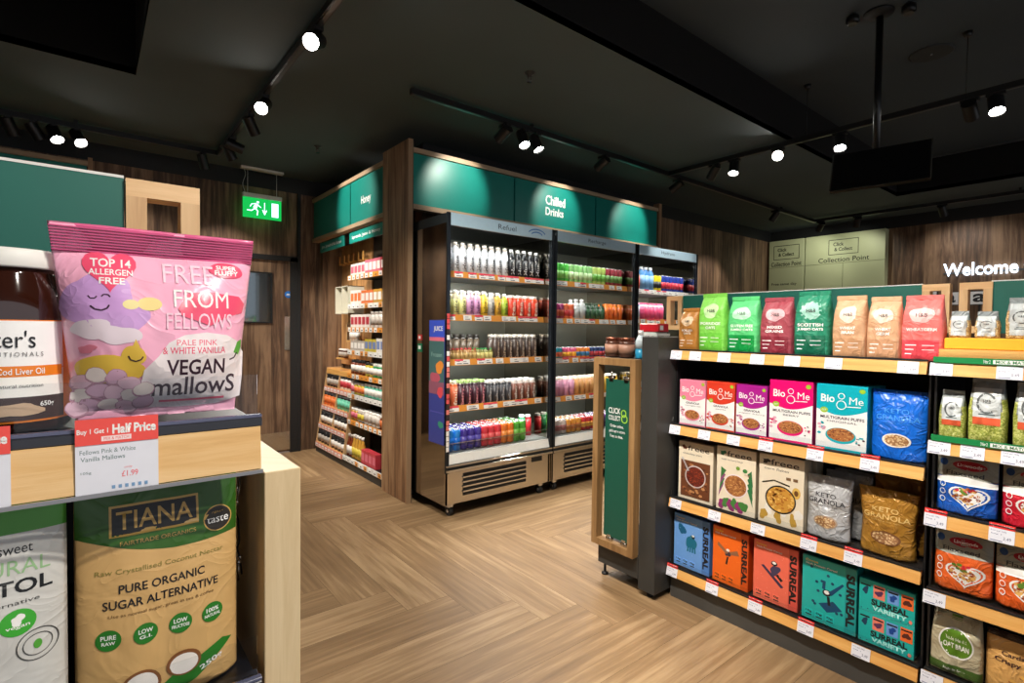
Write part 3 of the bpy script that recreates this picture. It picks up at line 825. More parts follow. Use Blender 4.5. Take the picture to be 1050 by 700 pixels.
def keto(tc, back):
    def draw(p):
        p.text('KETO', -.02, .70, .44, .07, tc, .01); p.text('GRANOLA', .0, .60, .78, .08, tc, .01)
        p.text('high fibre, low sugar', 0, .53, .5, .025, tc, 0)
        p.disc(0, .28, .26, .10, back, 28); p.disc(0, .28, .22, .08, pm((150, 105, 65), .6), 24); p.crumbs(0, .28, .22, .08, SEEDB, 80, .018, 4)
        p.rect(-.40, -.36, .08, .5, tc) if False else None
    return draw
R('cereal_pouch', pouch(.168, .245, .07, (20, 105, 215), 21, keto(pm((70, 150, 235), .4), pm((235, 230, 220), .5))), .591, .848, 'glossy bright blue granola pouch at the right end of second shelf', 'pouch', x=2.255)
for k in range(2):
    R('cereal_pouch', pouch(.160, .225, .04, (18, 84, 190), 22 + k, lambda p: p.text('KETO', 0, .7, .4, .07, WHITE, .01)), .594 - .004 * k, .848, ['blue granola pouch tucked right behind the front blue pouch', 'blue granola pouch rearmost of three on the second shelf'][k], 'pouch', x=2.33 + .05 * k)

def freee(pic, accent, second, seed, bg2):
    DK = pm((60, 45, 40), .5)
    def draw(p):
        p.text('freee', .08, .90, .62, .085, DK, .01)
        p.blob(-.33, .90, .07, .035, accent, seed, .25); p.poly([(-.42, .93), (-.30, .90), (-.36, .87)], accent)
        p.text(second, -.10, .80, .55, .035, DK, 0)
        if pic == 'choc':
            p.rect(-.43, .42, .05, .68, pm((110, 62, 36), .5)); p.crumbs(0, .36, .42, .30, [pm((160, 100, 60), .6), pm((90, 50, 30), .6), pm((196, 140, 90), .6)], 50, .035, seed)
            p.disc(0, .42, .30, .19, pm((205, 196, 196), .4), 30); p.disc(0, .42, .27, .17, pm((110, 40, 26), .5), 30)
            p.crumbs(0, .42, .25, .16, [pm((150, 62, 34), .6), pm((92, 34, 24), .6)], 110, .018, seed + 1)
            p.line([(-.4, .72), (-.2, .5)], .004, pm((200, 200, 205), .3, .5))
        elif pic == 'berry':
            for k in range(6): p.blob(-.34 + .11 * k, .10 + .03 * (k % 2), .10, .08, [pm((150, 50, 110), .5), pm((70, 130, 60), .5)][k % 2], seed + k, .2)
            for k in range(4): p.poly([(-.44 + .02 * k, .2 + .1 * k), (-.30 + .02 * k, .42 + .07 * k), (-.38, .5 + .06 * k)], [pm((140, 70, 120), .5), pm((60, 120, 60), .5)][k % 2])
            for k in range(4): p.poly([(.44, .15 + .1 * k), (.30, .40 + .08 * k), (.40, .46 + .08 * k)], pm((50, 120, 70), .5))
            p.disc(0, .42, .31, .18, pm((240, 225, 225), .4), 30); p.disc(0, .42, .28, .16, pm((170, 110, 60), .5), 30)
            p.crumbs(0, .42, .26, .15, [pm((205, 150, 90), .6), pm((150, 90, 50), .6)], 100, .018, seed + 1)
            p.disc(.06, .70, .05, .03, pm((120, 160, 60), .5)); p.disc(.24, .68, .06, .03, pm((70, 140, 70), .5)); p.text('ORGANIC', .30, .62, .14, .02, pm((190, 60, 80), .5), 0)
        else:
            for k in range(8): p.blob(-.38 + .11 * k, .12 + .10 * (k % 3), .08, .08, [pm((190, 150, 60), .5), pm((240, 235, 225), .5), pm((90, 80, 50), .5)][k % 3], seed + k, .2)
            p.disc(.34, .52, .09, .08, pm((220, 180, 90), .5)); p.disc(.34, .52, .045, .04, pm((110, 70, 30), .5))
            p.line([(-.42, .58), (-.15, .64), (.2, .60)], .003, pm((60, 50, 30), .5))
            p.disc(0, .38, .34, .20, pm((40, 40, 40), .4), 30); p.disc(0, .38, .31, .18, pm((205, 150, 60), .5), 30)
            p.crumbs(0, .38, .29, .165, [pm((235, 190, 100), .6), pm((190, 120, 40), .6)], 80, .024, seed + 1)
            p.rect(.12, .22, .68, .72, pm((120, 90, 60), .5)); p.rect(.27, .37, .68, .72, pm((120, 90, 60), .5))
    return draw
CREAM = pm((236, 224, 200), .4)
CRS = pm((196, 182, 156), .5)
for i, (pic, acc, sec, y, w_, h_, lab) in enumerate([
    ('choc', pm((110, 60, 40), .5), 'chocolate stars', 1.378, .180, .275, 'cream cereal carton with dark brown stars picture, left end of third shelf'),
    ('berry', pm((40, 120, 80), .5), 'maple and berry loops', 1.180, .180, .287, 'cream cereal carton with purple flowers and green logo'),
    ('corn', pm((50, 40, 35), .5), 'corn flakes', .985, .182, .29, 'cream cereal carton with yellow flakes in a dark bowl')]):
    R('cereal_box', carton_parts(w_, h_, .07, CREAM, CRS, freee(pic, acc, sec, 30 + i, None)), y, .491, lab, 'cereal box', 'cream cartons on the third shelf', x=2.262)
    q = MB(); q.box(-w_ / 2, w_ / 2, -.035, .035, 0, h_, CRS, .001); q.box(-w_ * .4, w_ * .4, -.0355, -.035, h_ * .86, h_ * .94, DGREY)
    o = q.build('cereal_box'); o.location = (2.345, y - .012, .491); o.rotation_euler = (0, 0, GY); tag(o, 'spare cream carton directly behind the one with ' + ['the brown stars', 'purple flowers', 'yellow flakes'][i], 'cereal box', 'spare cream cartons')
R('cereal_pouch', pouch(.163, .240, .075, (200, 202, 205), 41, keto(pm((60, 60, 66), .4), pm((170, 150, 130), .5)), metal=.25, rough=.28, wrinkle=.012, topw=1.04, midw=.93, botw=.97), .815, .492, 'silver granola pouch with grey letters on the third shelf', 'pouch', x=2.262)
for k in range(2):
    R('cereal_pouch', pouch(.165, .250, .055, (176, 178, 180), 42 + k, lambda p: p.text('GRANOLA', 0, .6, .7, .08, pm((60, 60, 66), .4), .01), metal=.25, rough=.3, wrinkle=.009), .775 - .012 * k, .492, ['silver granola pouch right behind the front silver pouch', 'silver granola pouch rearmost in its row on the third shelf'][k], 'pouch', x=2.345 + .055 * k)
R('cereal_pouch', pouch(.182, .235, .08, (178, 128, 50), 46, keto(pm((225, 190, 120), .4), pm((120, 75, 40), .5)), metal=.2, rough=.3, wrinkle=.013, topw=1.05, midw=.90, botw=.96), .618, .492, 'matt gold granola pouch at the right end of third shelf', 'pouch', x=2.265)
for k in range(2):
    R('cereal_pouch', pouch(.178, .270, .055, (160, 112, 40), 47 + k, lambda p: p.text('GRANOLA', 0, .6, .7, .08, pm((225, 190, 120), .4), .01), metal=.2, rough=.3, wrinkle=.009), .600 - .004 * k, .492, ['gold granola pouch right behind the front gold pouch', 'gold granola pouch rearmost in its row on the third shelf'][k], 'pouch', x=2.35 + .055 * k)

BK = pm((20, 22, 26), .45)
def surreal(col, dark, word, seed, kind):
    C = pm(col, .4, coat=.2); Dk = pm(dark, .4, coat=.2)
    def draw(p):
        p.rect(.30, .497, .004, .996, Dk)
        p.text('SURREAL', .395, .50, .80 * p.h / p.w, .155 * p.w / p.h, BK, .05, rot=-PI / 2)
        p.text(word, -.32, .93, .24, .035, pm((250, 200, 60), .4), .02)
        p.text('High Protein Cereal', -.14, .875, .58, .04, WHITE, .02)
        r = random.Random(seed)
        A = [pm((20, 110, 140), .5), pm((60, 50, 60), .5), pm((70, 60, 90), .5), pm((10, 70, 110), .5)][kind]
        if kind == 0:
            p.blob(-.27, .72, .11, .09, pm((20, 90, 130), .5), seed, .2); p.blob(.0, .52, .13, .14, A, seed + 1, .18); p.disc(.05, .63, .05, .035, BK); p.disc(.05, .65, .035, .02, WHITE)
            for k in range(4): p.line([(-.08 + .06 * k, .45), (-.10 + .07 * k, .33)], .004, A)
        elif kind == 1:
            p.blob(-.06, .56, .07, .06, A, seed, .2); p.poly([(-.05, .58), (-.34, .72), (-.36, .66), (-.1, .54)], pm((150, 100, 70), .5)); p.poly([(.0, .6), (.2, .66), (.26, .58), (.02, .55)], pm((150, 100, 70), .5))
            p.disc(-.06, .62, .05, .025, WHITE); p.line([(-.06, .5), (-.10, .36)], .004, BK)
        elif kind == 2:
            p.blob(.0, .56, .11, .08, A, seed, .2); p.disc(-.02, .67, .07, .04, BK); p.disc(-.02, .68, .045, .022, WHITE)
            p.poly([(-.32, .58), (-.26, .60), (.20, .33), (.14, .30)], pm((60, 50, 80), .5)); p.line([(.04, .5), (.16, .42)], .006, BK)
        else:
            p.poly([(-.18, .30), (.10, .40), (.26, .30), (-.02, .20)], A); p.disc(-.03, .50, .08, .05, BK); p.disc(-.03, .51, .05, .03, WHITE)
            p.poly([(.0, .52), (.25, .72), (.28, .70), (.06, .48)], A); p.poly([(-.12, .55), (-.1, .68), (-.05, .68), (-.06, .54)], A); p.line([(0, .45), (.02, .32)], .005, BK)
        for k in range(14):
            x, z = r.uniform(-.44, .26), r.uniform(.22, .84)
            if kind == 3: p.disc(x, z, .030, .022, pm((20, 70, 100), .5), 10)
            else: p.disc(x, z, .008, .006, pm(tuple(min(255, c + 50) for c in col), .5), 6)
        for k, s in enumerate(('15g', '0g', '0g')):
            x = -.36 + .20 * k
            p.rect(x - .08, x + .08, .05, .17, pm(tuple(min(255, int(c * 1.1)) for c in col), .5))
            p.text(s, x, .125, .12, .045, BK, .03); p.rect(x - .06, x + .06, .065, .085, BK)
    return draw, C
for i, (col, dk, word, y, w_, lab) in enumerate([
    ((110, 164, 232), (84, 136, 208), 'Frosted', 1.392, .188, 'light blue cereal carton with dark side lettering on the bottom shelf'),
    ((240, 106, 26), (214, 82, 20), 'Peanut Butter', 1.198, .166, 'orange cereal carton on the bottom shelf beside the light blue one'),
    ((242, 112, 88), (220, 86, 72), 'Cinnamon', 1.000, .182, 'coral red cereal carton on the bottom shelf'),
    ((22, 178, 172), (14, 150, 150), 'Cocoa', .796, .192, 'turquoise cereal carton with navy dots on the bottom shelf')]):
    dr, C = surreal(col, dk, word, 50 + i, i)
    R('cereal_box', carton_parts(w_, .252, .07, C, pm(dk, .4), dr), y, .158, lab, 'cereal box', 'bold lettered cartons on the bottom shelf', x=2.262)
    q = MB(); q.box(-w_ / 2, w_ / 2, -.035, .035, 0, .252, pm(dk, .4), .001); q.box(-w_ * .4, w_ * .2, -.0355, -.035, .21, .22, WHITE)
    o = q.build('cereal_box'); o.location = (2.345, y - .015, .158); o.rotation_euler = (0, 0, GY); tag(o, 'spare carton directly behind the ' + ['light blue', 'orange', 'coral red', 'turquoise'][i] + ' cereal carton', 'cereal box', 'spare bold lettered cartons')
def variety(p):
    p.text('SURREAL', .06, .34, .66, .2, BK, .05); p.text('VARIETY', .06, .16, .62, .14, pm((180, 240, 235), .4), .04)
    for k, cc in enumerate(((22, 178, 172), (236, 130, 110), (110, 160, 226), (238, 110, 50))):
        x = -.38 + .25 * k; p.rect(x - .105, x + .105, .48, .90, pm(cc, .4)); p.blob(x, .66, .06, .10, [pm((20, 60, 90), .5), pm((90, 50, 90), .5), pm((20, 70, 150), .5), pm((90, 40, 30), .5)][k], k, .25); p.rect(x - .09, x + .09, .80, .85, BK)
    for k in range(8): p.disc(-.45 + .12 * k, .06 + .02 * (k % 3), .012, .02, pm((20, 80, 110), .5), 8)
    p.disc(.43, .12, .03, .06, pm((240, 130, 110), .4))
vp = carton_parts(.170, .115, .16, pm((22, 178, 172), .4), pm((16, 150, 148), .4), variety)
R('variety_box', vp, .607, .158, 'turquoise variety pack carton, lower of the two stacked', 'cereal box', 'stacked variety packs', x=2.307)
R('variety_box', vp, .607, .2745, 'turquoise variety pack carton, upper of the two stacked', 'cereal box', 'stacked variety packs', x=2.307)

# ---- bay 2: seeds and pouches
PUMP = speckle('pumpkin_seeds', (120, 134, 46), (160, 168, 70), (206, 206, 126), 260)
MIXS = speckle('mixed_seeds', (150, 110, 60), (200, 165, 105), (235, 215, 170), 260)
GREYB = pm((205, 212, 214), .3, crease=.7)
def seed_bag(w, h, d, fill, seed, labcol=None, tall=False):
    b = Bag(w, h, d, 'block', seed, .008, topw=.8, botw=.96)
    b.kind = 'block'
    top = pm((150, 158, 160), .2, coat=.5, crease=.9)
    body = b.body(lambda x, z: fill if z < (.55 if tall else .45) or abs(x) > .40 and z < .75 else top, fill, 'bag_body')
    p = Print(w, h, b.D, 1 / 26, off0=.0012)
    a, bb = (.30, .90) if tall else (.08, .92)
    p.rect(-.34, .34, a, bb, GREYB)
    if labcol: p.rect(-.34, .34, a, a + .12, labcol)
    p.ring(0, (a + bb) / 2 + .05, .26, .17, .03, pm((90, 96, 98), .5), 24, .6, 5.4)
    p.text('H&B', 0, (a + bb) / 2 + .08, .20, .06, pm((50, 60, 62), .5), .02); p.rect(-.2, .2, a + .16, a + .18, pm((70, 90, 92), .5)); p.rect(-.15, .15, a + .20, a + .215, pm((70, 90, 92), .5))
    c_ = MB(); c_.box(-w * .40, w * .40, -.004, .003, h - .005, h + .010, top, .001)
    return [('bag_body', body), ('printed_label', p.mesh('printed_label')), ('sealed_top', c_.mesh('sealed_top'))]
ORL = pm((222, 96, 60), .45)
for y, w_, h_, sd, tall, lab in [(.440, .072, .150, 61, False, 'small bag of green pumpkin seeds at the left end of its shelf'), (.353, .098, .195, 62, True, 'larger bag of green pumpkin seeds on the second shelf of the right bay'), (.25, .09, .19, 63, True, 'bag of green pumpkin seeds cut by the right edge of the photo'), (.15, .09, .19, 64, True, 'bag of pumpkin seeds beyond the photo edge')]:
    if y > .2: R('seed_bag', seed_bag(w_, h_, .05, PUMP, sd, ORL, True), y, .950, lab, 'seed bag', 'pumpkin seed bags', x=2.245)
# oak riser with yellow front on the top shelf, small packets stand on it
t = empty('riser_shelf', (2.303, .0, 1.2005), 0, 'oak riser with yellow front ledge on the top shelf of right bay', 'riser')
q = MB(); q.box(-.095, .10, -.5, .475, 0, .045, OAKY, .001); q.build('riser_block', t)
q = MB(); q.box(-.06, .10, -.5, .470, .0455, .083, pm((240, 178, 50), .45), .003); q.build('yellow_ledge', t)
for y, w_, h_, sd, lab in [(.436, .058, .078, 71, 'small clear seed packet with grey label, left one on the yellow ledge'), (.366, .064, .076, 72, 'small clear seed packet with grey label, second on the yellow ledge'), (.285, .078, .118, 73, 'larger seed packet on the yellow ledge at the right edge of the photo')]:
    R('seed_packet', seed_bag(w_, h_, .045, MIXS, sd), y, 1.285, lab, 'seed packet', 'seed packets on the yellow ledge', x=2.278)

def linwoods(col, seed, food):
    C = pm(col, .35, coat=.3, crease=.8); G = pm((150, 150, 138), .35, crease=.8)
    def draw(p):
        p.rect(-.497, .497, .60, .93, G)
        p.disc(.05, .82, .28, .075, pm((170, 25, 45), .35), 24); p.text('Linwoods', .05, .82, .40, .05, WHITE, .015)
        p.text('Flaxseed', -.02, .68, .62, .07, pm((50, 50, 55), .4), .01)
        if food == 'w': p.poly([(-.497, .58), (0, .64), (.497, .58), (.497, .5), (-.497, .5)], WHITE)
        # heart shaped bowl
        hp = []
        for i in range(30):
            a = 2 * PI * i / 30
            hp.append((.06 + .021 * 16 * math.sin(a) ** 3, .30 + .0135 * (13 * math.cos(a) - 5 * math.cos(2 * a) - 2 * math.cos(3 * a) - math.cos(4 * a))))
        p.poly(hp, WHITE); p.poly([((x - .06) * .88 + .06, (z - .30) * .88 + .30) for x, z in hp], C)
        p.poly([((x - .06) * .78 + .06, (z - .30) * .78 + .30) for x, z in hp], WHITE)
        p.crumbs(.02, .33, .22, .13, [pm((190, 110, 50), .6), pm((140, 60, 30), .6), pm((220, 170, 90), .6)], 60, .03, seed)
        p.crumbs(.0, .42, .16, .06, [pm((205, 30, 50), .5), pm((90, 130, 40), .5)], 12, .035, seed + 3)
        for k in range(3): p.disc(-.38, .47 - .13 * k, .055, .05, WHITE, 14); p.disc(-.38, .47 - .13 * k, .040, .036, C, 14)
        p.disc(-.38, .84, .07, .06, pm((30, 70, 130), .4), 14)
    return draw, C
for y, w_, h_, col, z, sd, fd, lab in [
    (.400, .155, .195, (20, 90, 190), .705, 81, 'w', 'blue and grey seed pouch with food bowl on the middle shelf'),
    (.238, .15, .195, (205, 30, 50), .705, 82, 'w', 'red and white seed pouch cut by the right edge of the photo'),
    (.403, .150, .198, (228, 100, 40), .448, 83, '', 'orange and grey seed pouch, left one on its shelf'),
    (.247, .150, .198, (228, 96, 36), .448, 84, 'w', 'orange and grey seed pouch, right one with fruit bowl')]:
    dr, C = linwoods(col, sd, fd)
    R('seed_pouch', pouch(w_, h_, .055, col, sd, dr, topc=(160, 160, 150), wrinkle=.008), y, z, lab, 'pouch', 'seed pouches in the right bay', x=2.25)
def oat(p):
    p.disc(.02, .55, .33, .26, WHITE, 30); p.disc(.02, .55, .30, .235, pm((86, 130, 30), .4), 30)
    p.text('Rude Health', .02, .62, .42, .06, WHITE, .01); p.text('OAT BRAN', .02, .50, .48, .09, WHITE, .03)
    p.rect(-.10, .10, .92, .99, pm((90, 130, 40), .4)); p.rect(-.497, .497, .02, .17, pm((70, 100, 40), .4)); p.text('high in fibre', 0, .09, .4, .05, WHITE, .01)
R('oat_bag', pouch(.138, .195, .065, (190, 180, 150), 91, oat, wrinkle=.009, kind='block', topw=.9), .412, .168, 'clear bag of oat bran with round green label on the bottom shelf', 'bag', x=2.255)
def crispy(p):
    p.text('Cardamom', .05, .68, .62, .07, pm((70, 45, 40), .4), .02); p.text('Crispy Honey', .05, .55, .82, .09, pm((70, 45, 40), .4), .03)
    p.crumbs(.1, .25, .35, .15, [pm((170, 90, 60), .5), pm((230, 180, 90), .5), WHITE], 40, .04, 9); p.disc(.25, .34, .16, .07, pm((110, 40, 40), .4), 20); p.text('organic', .25, .34, .2, .04, WHITE, .01)
R('cereal_pouch', pouch(.16, .19, .06, (214, 164, 96), 93, crispy, topc=(70, 50, 40)), .258, .168, 'tan cereal bag with dark lettering at bottom right corner', 'bag', x=2.25)

# ================================================================== LEFT FOREGROUND GONDOLA, faces -Y
YL = .62
t = empty('gondola_shelving', (-.3, .85, 0), 0, 'oak edged shelving unit close to the camera at the left', 'shelving unit'); O = Vector(t.location)
def LB(x0, x1, y0, y1, z0, z1, m, n, par=None, bev=0):
    q = MB(); q.box(x0 - O.x, x1 - O.x, y0 - O.y, y1 - O.y, z0, z1, m, bev); return q.build(n, par or t)
LB(.158, .199, .655, 1.08, 0, 1.128, OAKP, 'oak_end_post', None, .001)
LB(-.95, .150, 1.05, 1.08, .1, 1.19, BLACK, 'back_panel')
LB(-.95, .150, .68, 1.05, .0, .13, DGREY, 'plinth')
for z in (.50, .900, 1.195):
    sh = LB(-.95, .146, YL + .02, 1.05, z - .012, z - .002, pm((20, 22, 30), .3), 'shelf')
    q = MB()
    q.prism([(YL - .001 - O.y, z - .052), (YL + .002 - O.y, z - .006), (YL + .014 - O.y, z - .006), (YL + .012 - O.y, z - .052)], 'X', -.95 - O.x, .146 - O.x, wood('shelf_oak_near', (214, 166, 104), (228, 184, 122), (238, 200, 144), 'X', 0, .4, 60)); q.build('shelf_edge', sh)
    q = MB(); q.box(-.95 - O.x, .148 - O.x, YL + .002 - O.y, YL + .03 - O.y, z - .006, z + .0035, pm((46, 48, 56), .3), .001); q.box(-.95 - O.x, .148 - O.x, YL + .004 - O.y, YL + .012 - O.y, z + .0035, z + .007, pm((90, 94, 120), .25), .0005); q.build('edge_trim', sh)
    q = MB(); q.box(-.95 - O.x, .145 - O.x, YL + .012 - O.y, YL + .014 - O.y, z + .006, z + .050, CLEAR); q.build('clear_riser', sh)
    q = MB(); q.box(-.95 - O.x, .147 - O.x, YL - .006 - O.y, YL - .0045 - O.y, z - .056, z - .052, CHROME); q.build('edge_strip', sh)
    if z > .6:
        for cx, s1, s2 in (((.0205, 'Fellows Pink & White', 'Vanilla Mallows'), (-.085, 'Natural Supplement', 'Capsules')) if z > 1 else ((.06, 'Coconut Sugar', 'Organic'),)):
            pr = Print(.063, .046)
            pr.rect(-.5, .5, 0, 1, TICKET); GR = pm((90, 120, 120), .5)
            pr.text(s1, -.12, .84, .66, .09, GR, 0); pr.text(s2, -.18, .70, .52, .09, GR, 0); pr.text('105g', -.38, .42, .12, .06, GR, 0)
            pr.text('£1.99', .14, .33, .20, .12, pm((235, 120, 130), .5), .01); pr.text('only', .12, .46, .1, .05, pm((235, 120, 130), .5), 0)
            for k in range(6): pr.rect(-.08 + .08 * k, -.04 + .08 * k, .05, .12, pm((120, 160, 200), .5))
            pr.rect(-.5, .5, .98, 1.50, pm((238, 82, 74), .4)); pr.text('Buy 1 Get 1', -.30, 1.24, .36, .13, WHITE, .02); pr.text('Half Price', .20, 1.27, .54, .20, WHITE, .04)
            pr.rect(-.20, .16, 1.04, 1.14, pm((250, 225, 225), .4)); pr.text('MIX & MATCH', -.02, 1.09, .3, .06, pm((235, 90, 80), .4), 0)
            o = pr.build('price_ticket', sh); o.location = (cx - O.x, YL - .0022 - O.y, z - .0525); o.rotation_euler = (-.03, 0, 0)

# wire goods and a dark packet in the gap beside the pouch
q = MB()
for k in range(5):
    x = -.004 + .002 * k
    pts = [(x + .010 * math.sin(k * 2 + j * .9), .0 + .01 * math.cos(j * 1.3 + k), .235 - .024 * j) for j in range(8)]
    for a, b in zip(pts[:-1], pts[1:]): q.tube(a, b, .0010, CHROME if k % 2 else pm((40, 30, 24), .3), 6)
    for p_ in pts[::3]: q.lathe([(.001, -.003), (.0035, 0), (.001, .003)], CHROME, 8, p_)
q.tube((0, 0, .0), (0, 0, .24), .002, pm((120, 90, 60), .4), 8); q.tube((-.014, 0, 0), (.004, 0, .0), .010, pm((60, 50, 40), .4), 8)
o = q.build('key_ring_stand'); o.location = (.138, .735, .910); tag(o, 'tangled metal loops hanging beside the brown sugar pouch', 'hanging rings')

# ---- marshmallow bag
def heart_pts(cx, cz, sx, sz, n=30):
    return [(cx + sx * 16 * math.sin(a) ** 3 / 17, cz + sz * (13 * math.cos(a) - 5 * math.cos(2 * a) - 2 * math.cos(3 * a) - math.cos(4 * a)) / 17) for a in [2 * PI * i / n for i in range(n)]]
w_, h_ = .172, .196
mw = Bag(w_, h_, .072, 'pillow', 5, .0045, topw=1.06, botw=.82, midw=.94, nx=90, nz=90)
PK = pm((250, 180, 208), .28, coat=.6, var=.02, crease=.28); PKD = pm((222, 100, 148), .3, coat=.4, var=.02); PKS = pm((200, 76, 128), .3, coat=.4)
PKR = pm((238, 84, 118), .3, coat=.4, var=.02)
LIL = pm((206, 160, 220), .3, coat=.6, var=.02, crease=.15); YEL = pm((240, 200, 80), .3, coat=.5, var=.02); PALE = pm((238, 222, 232), .3, coat=.5, var=.02)
def mcol(x, z):
    if z > .855: return PKD if int(z * 150) % 3 else PKS
    return PK
body = mw.body(mcol, PK, 'bag_body')
me = body
pr = Print(w_, h_, mw.D, 1 / 60, off0=.0004, doff=.000022)
INK = pm((58, 34, 50), .4, var=.02)
pr.blob(-.36, .60, .115, .12, LIL, 3, .06); pr.blob(-.28, .66, .14, .09, LIL, 5, .08); pr.blob(-.22, .53, .14, .09, LIL, 8, .08)
pr.blob(-.34, .47, .10, .045, PALE, 6, .12); pr.blob(-.22, .44, .10, .05, PALE, 7, .12)
pr.blob(-.26, .265, .16, .075, YEL, 9, .06); pr.blob(-.15, .335, .06, .05, YEL, 10, .04); pr.poly([(-.16, .37), (-.14, .42), (-.12, .38)], YEL)
pr.blob(-.36, .37, .04, .02, pm((225, 130, 150), .3), 2, .2)
pr.disc(-.07, .60, .06, .035, pm((244, 222, 150), .3, coat=.4, var=.02)); pr.disc(-.16, .595, .04, .025, pm((238, 224, 160), .3, coat=.4, var=.02))
# faces
pr.line([(-.355, .635), (-.345, .622), (-.325, .622), (-.315, .633)], .0006, INK); pr.line([(-.295, .632), (-.285, .642), (-.265, .642), (-.255, .630)], .0006, INK)
pr.line([(-.345, .585), (-.325, .568), (-.295, .563), (-.27, .573), (-.26, .590)], .0007, INK)
pr.line([(-.175, .335), (-.165, .315), (-.14, .306), (-.115, .315), (-.105, .330)], .0006, INK)
# heart flash
pr.poly(heart_pts(-.255, .775, .135, .125), PKR); pr.text('TOP 14', -.25, .805, .19, .045, WHITE, .02); pr.text('ALLERGEN', -.25, .757, .205, .032, WHITE, .015); pr.text('FREE', -.245, .712, .12, .034, WHITE, .02)
pr.blob(.35, .805, .10, .045, PKR, 12, .05); pr.text('SUPER', .35, .82, .12, .025, WHITE, .03); pr.text('FLUFFY', .35, .79, .14, .028, WHITE, .03)
pr.poly([(.07, .58), (.12, .66), (.22, .68), (.30, .67), (.42, .66), (.46, .62), (.44, .565), (.35, .545), (.30, .52), (.24, .49), (.16, .52), (.09, .54)], PKR)
LP = pm((250, 214, 230), .3, var=.02)
pr.text('FREE', .135, .77, .27, .105, LP, .0); pr.text('FROM', .20, .635, .30, .095, WHITE, .0); pr.text('FELLOWS', .19, .515, .36, .085, LP, .0)
# white cloud with the name
pts = [(-.12, .05), (-.12, .16), (-.10, .26), (-.03, .33), (.02, .40), (.10, .44), (.22, .455), (.34, .44), (.42, .40), (.46, .34), (.455, .2), (.44, .08), (.3, .045), (.1, .04)]
pr.poly(pts, pm((246, 236, 238), .28, coat=.6, var=.02, crease=.28))
pr.text('PALE PINK', .17, .40, .22, .030, PKR, .0); pr.text('& WHITE VANILLA', .16, .358, .34, .036, PKR, .01)
pr.text('VEGAN', .17, .268, .32, .085, INK, .018); pr.text('mallowS', .17, .165, .46, .105, INK, .012)
pr.rect(-.02, .34, .075, .088, PKR)
pr.poly([(.385, .34), (.41, .40), (.44, .415), (.44, .37), (.42, .325)], pm((90, 170, 60), .4)); pr.line([(.36, .30), (.39, .31), (.41, .34)], .0008, INK)
for cx, cz, q_ in [(-.39, .20, 0), (-.32, .235, 1), (-.23, .225, 2), (-.17, .19, 0), (-.39, .13, 1), (-.31, .155, 2), (-.24, .14, 0), (-.16, .12, 1), (-.35, .075, 2), (-.26, .075, 1), (-.18, .06, 0), (-.10, .085, 2), (-.10, .155, 1), (-.41, .06, 0)]:
    MA = [pm((238, 196, 214), .6), pm((246, 232, 226), .6), pm((226, 180, 206), .6)]
    pr.blob(cx, cz, .055, .042, pm((190, 140, 160), .6), cx * 50, .08, 14); pr.blob(cx, cz + .004, .05, .036, MA[q_], cx * 50, .08, 14)
for me_ in (): pass
sl = MB()
for k in range(9):
    z = h_ * (.862 + .0145 * k); ww = w_ / 2 * mw.wf(z / h_) * .995
    sl.box(-ww, ww, -.0042, .0042, z - .0006, z + .0006, PKS)
place([('bag_body', body), ('printed_design', pr.mesh('printed_design')), ('crimped_seal', sl.mesh('crimped_seal'))], 'marshmallow_bag', (.060, .676, 1.2025), 0, 'pink bag of vegan marshmallows at the end of the near shelf', 'bag')

# ---- supplement jar
GL = pm((46, 20, 12), .08, coat=.8)
ja = MB(); r_ = .047
ja.lathe([(r_ * .9, 0), (r_, .006), (r_ * 1.0, .115), (r_ * .96, .135), (r_ * .82, .152), (r_ * .80, .158)], GL, 48)
jl = MB(); jl.lathe([(r_ * .90, .157), (r_ * .92, .159), (r_ * .92, .172), (r_ * .88, .175)], OFFW, 48)
def arc(r, z0, z1, a0, a1, m, mb, n=30):
    A = [mb.v((r * math.cos(a0 + (a1 - a0) * i / n), r * math.sin(a0 + (a1 - a0) * i / n), z0)) for i in range(n + 1)]
    B = [mb.v((r * math.cos(a0 + (a1 - a0) * i / n), r * math.sin(a0 + (a1 - a0) * i / n), z1)) for i in range(n + 1)]
    for i in range(n): mb.face([A[i], A[i + 1], B[i + 1], B[i]], m, True)
lb = MB(); OR = pm((232, 128, 30), .35, coat=.3)
arc(r_ + .0004, .012, .108, -3.0, 0.2, OR, lb); arc(r_ + .0007, .063, .107, -2.9, -.62, pm((245, 245, 245), .3), lb); arc(r_ + .0008, .034, .062, -2.9, -.62, pm((248, 246, 240), .3), lb)
arc(r_ + .0010, .055, .065, -2.9, -.66, OR, lb)
arc(r_ + .0009, .014, .036, -2.9, -.62, pm((60, 40, 36), .4), lb)
pl = Print(1, 1, lambda x, z: r_ * math.cos(min(1.3, max(-1.5, x / r_))) + .0012, .004, XF=lambda x, z: r_ * math.sin(max(-1.5, min(1.3, x / r_))))
pl.text("Foster's", -.013 + .006, .090, .052, .016, BK, .0); pl.text('T R A D I T I O N A L S', .0, .076, .05, .004, pm((110, 110, 110), .4), 0)
pl.text('with Cod Liver Oil', .002, .060, .048, .006, WHITE, .01); pl.text('pure natural nutrition', .002, .046, .045, .004, DGREY, 0)
pl.blob(.004, .024, .018, .007, pm((200, 170, 140), .6), 3, .2, 20); pl.text('650g', .028, .028, .012, .006, WHITE, .02)
jlab = lb.mesh('jar_label')
place([('jar_body', ja.mesh('jar_body')), ('jar_lid', jl.mesh('jar_lid')), ('jar_label', jlab), ('label_lettering', pl.mesh('label_lettering'))], 'supplement_jar', (-.062, .712, 1.1945), .09, 'dark amber jar with white lid and orange label beside marshmallow bag', 'jar')

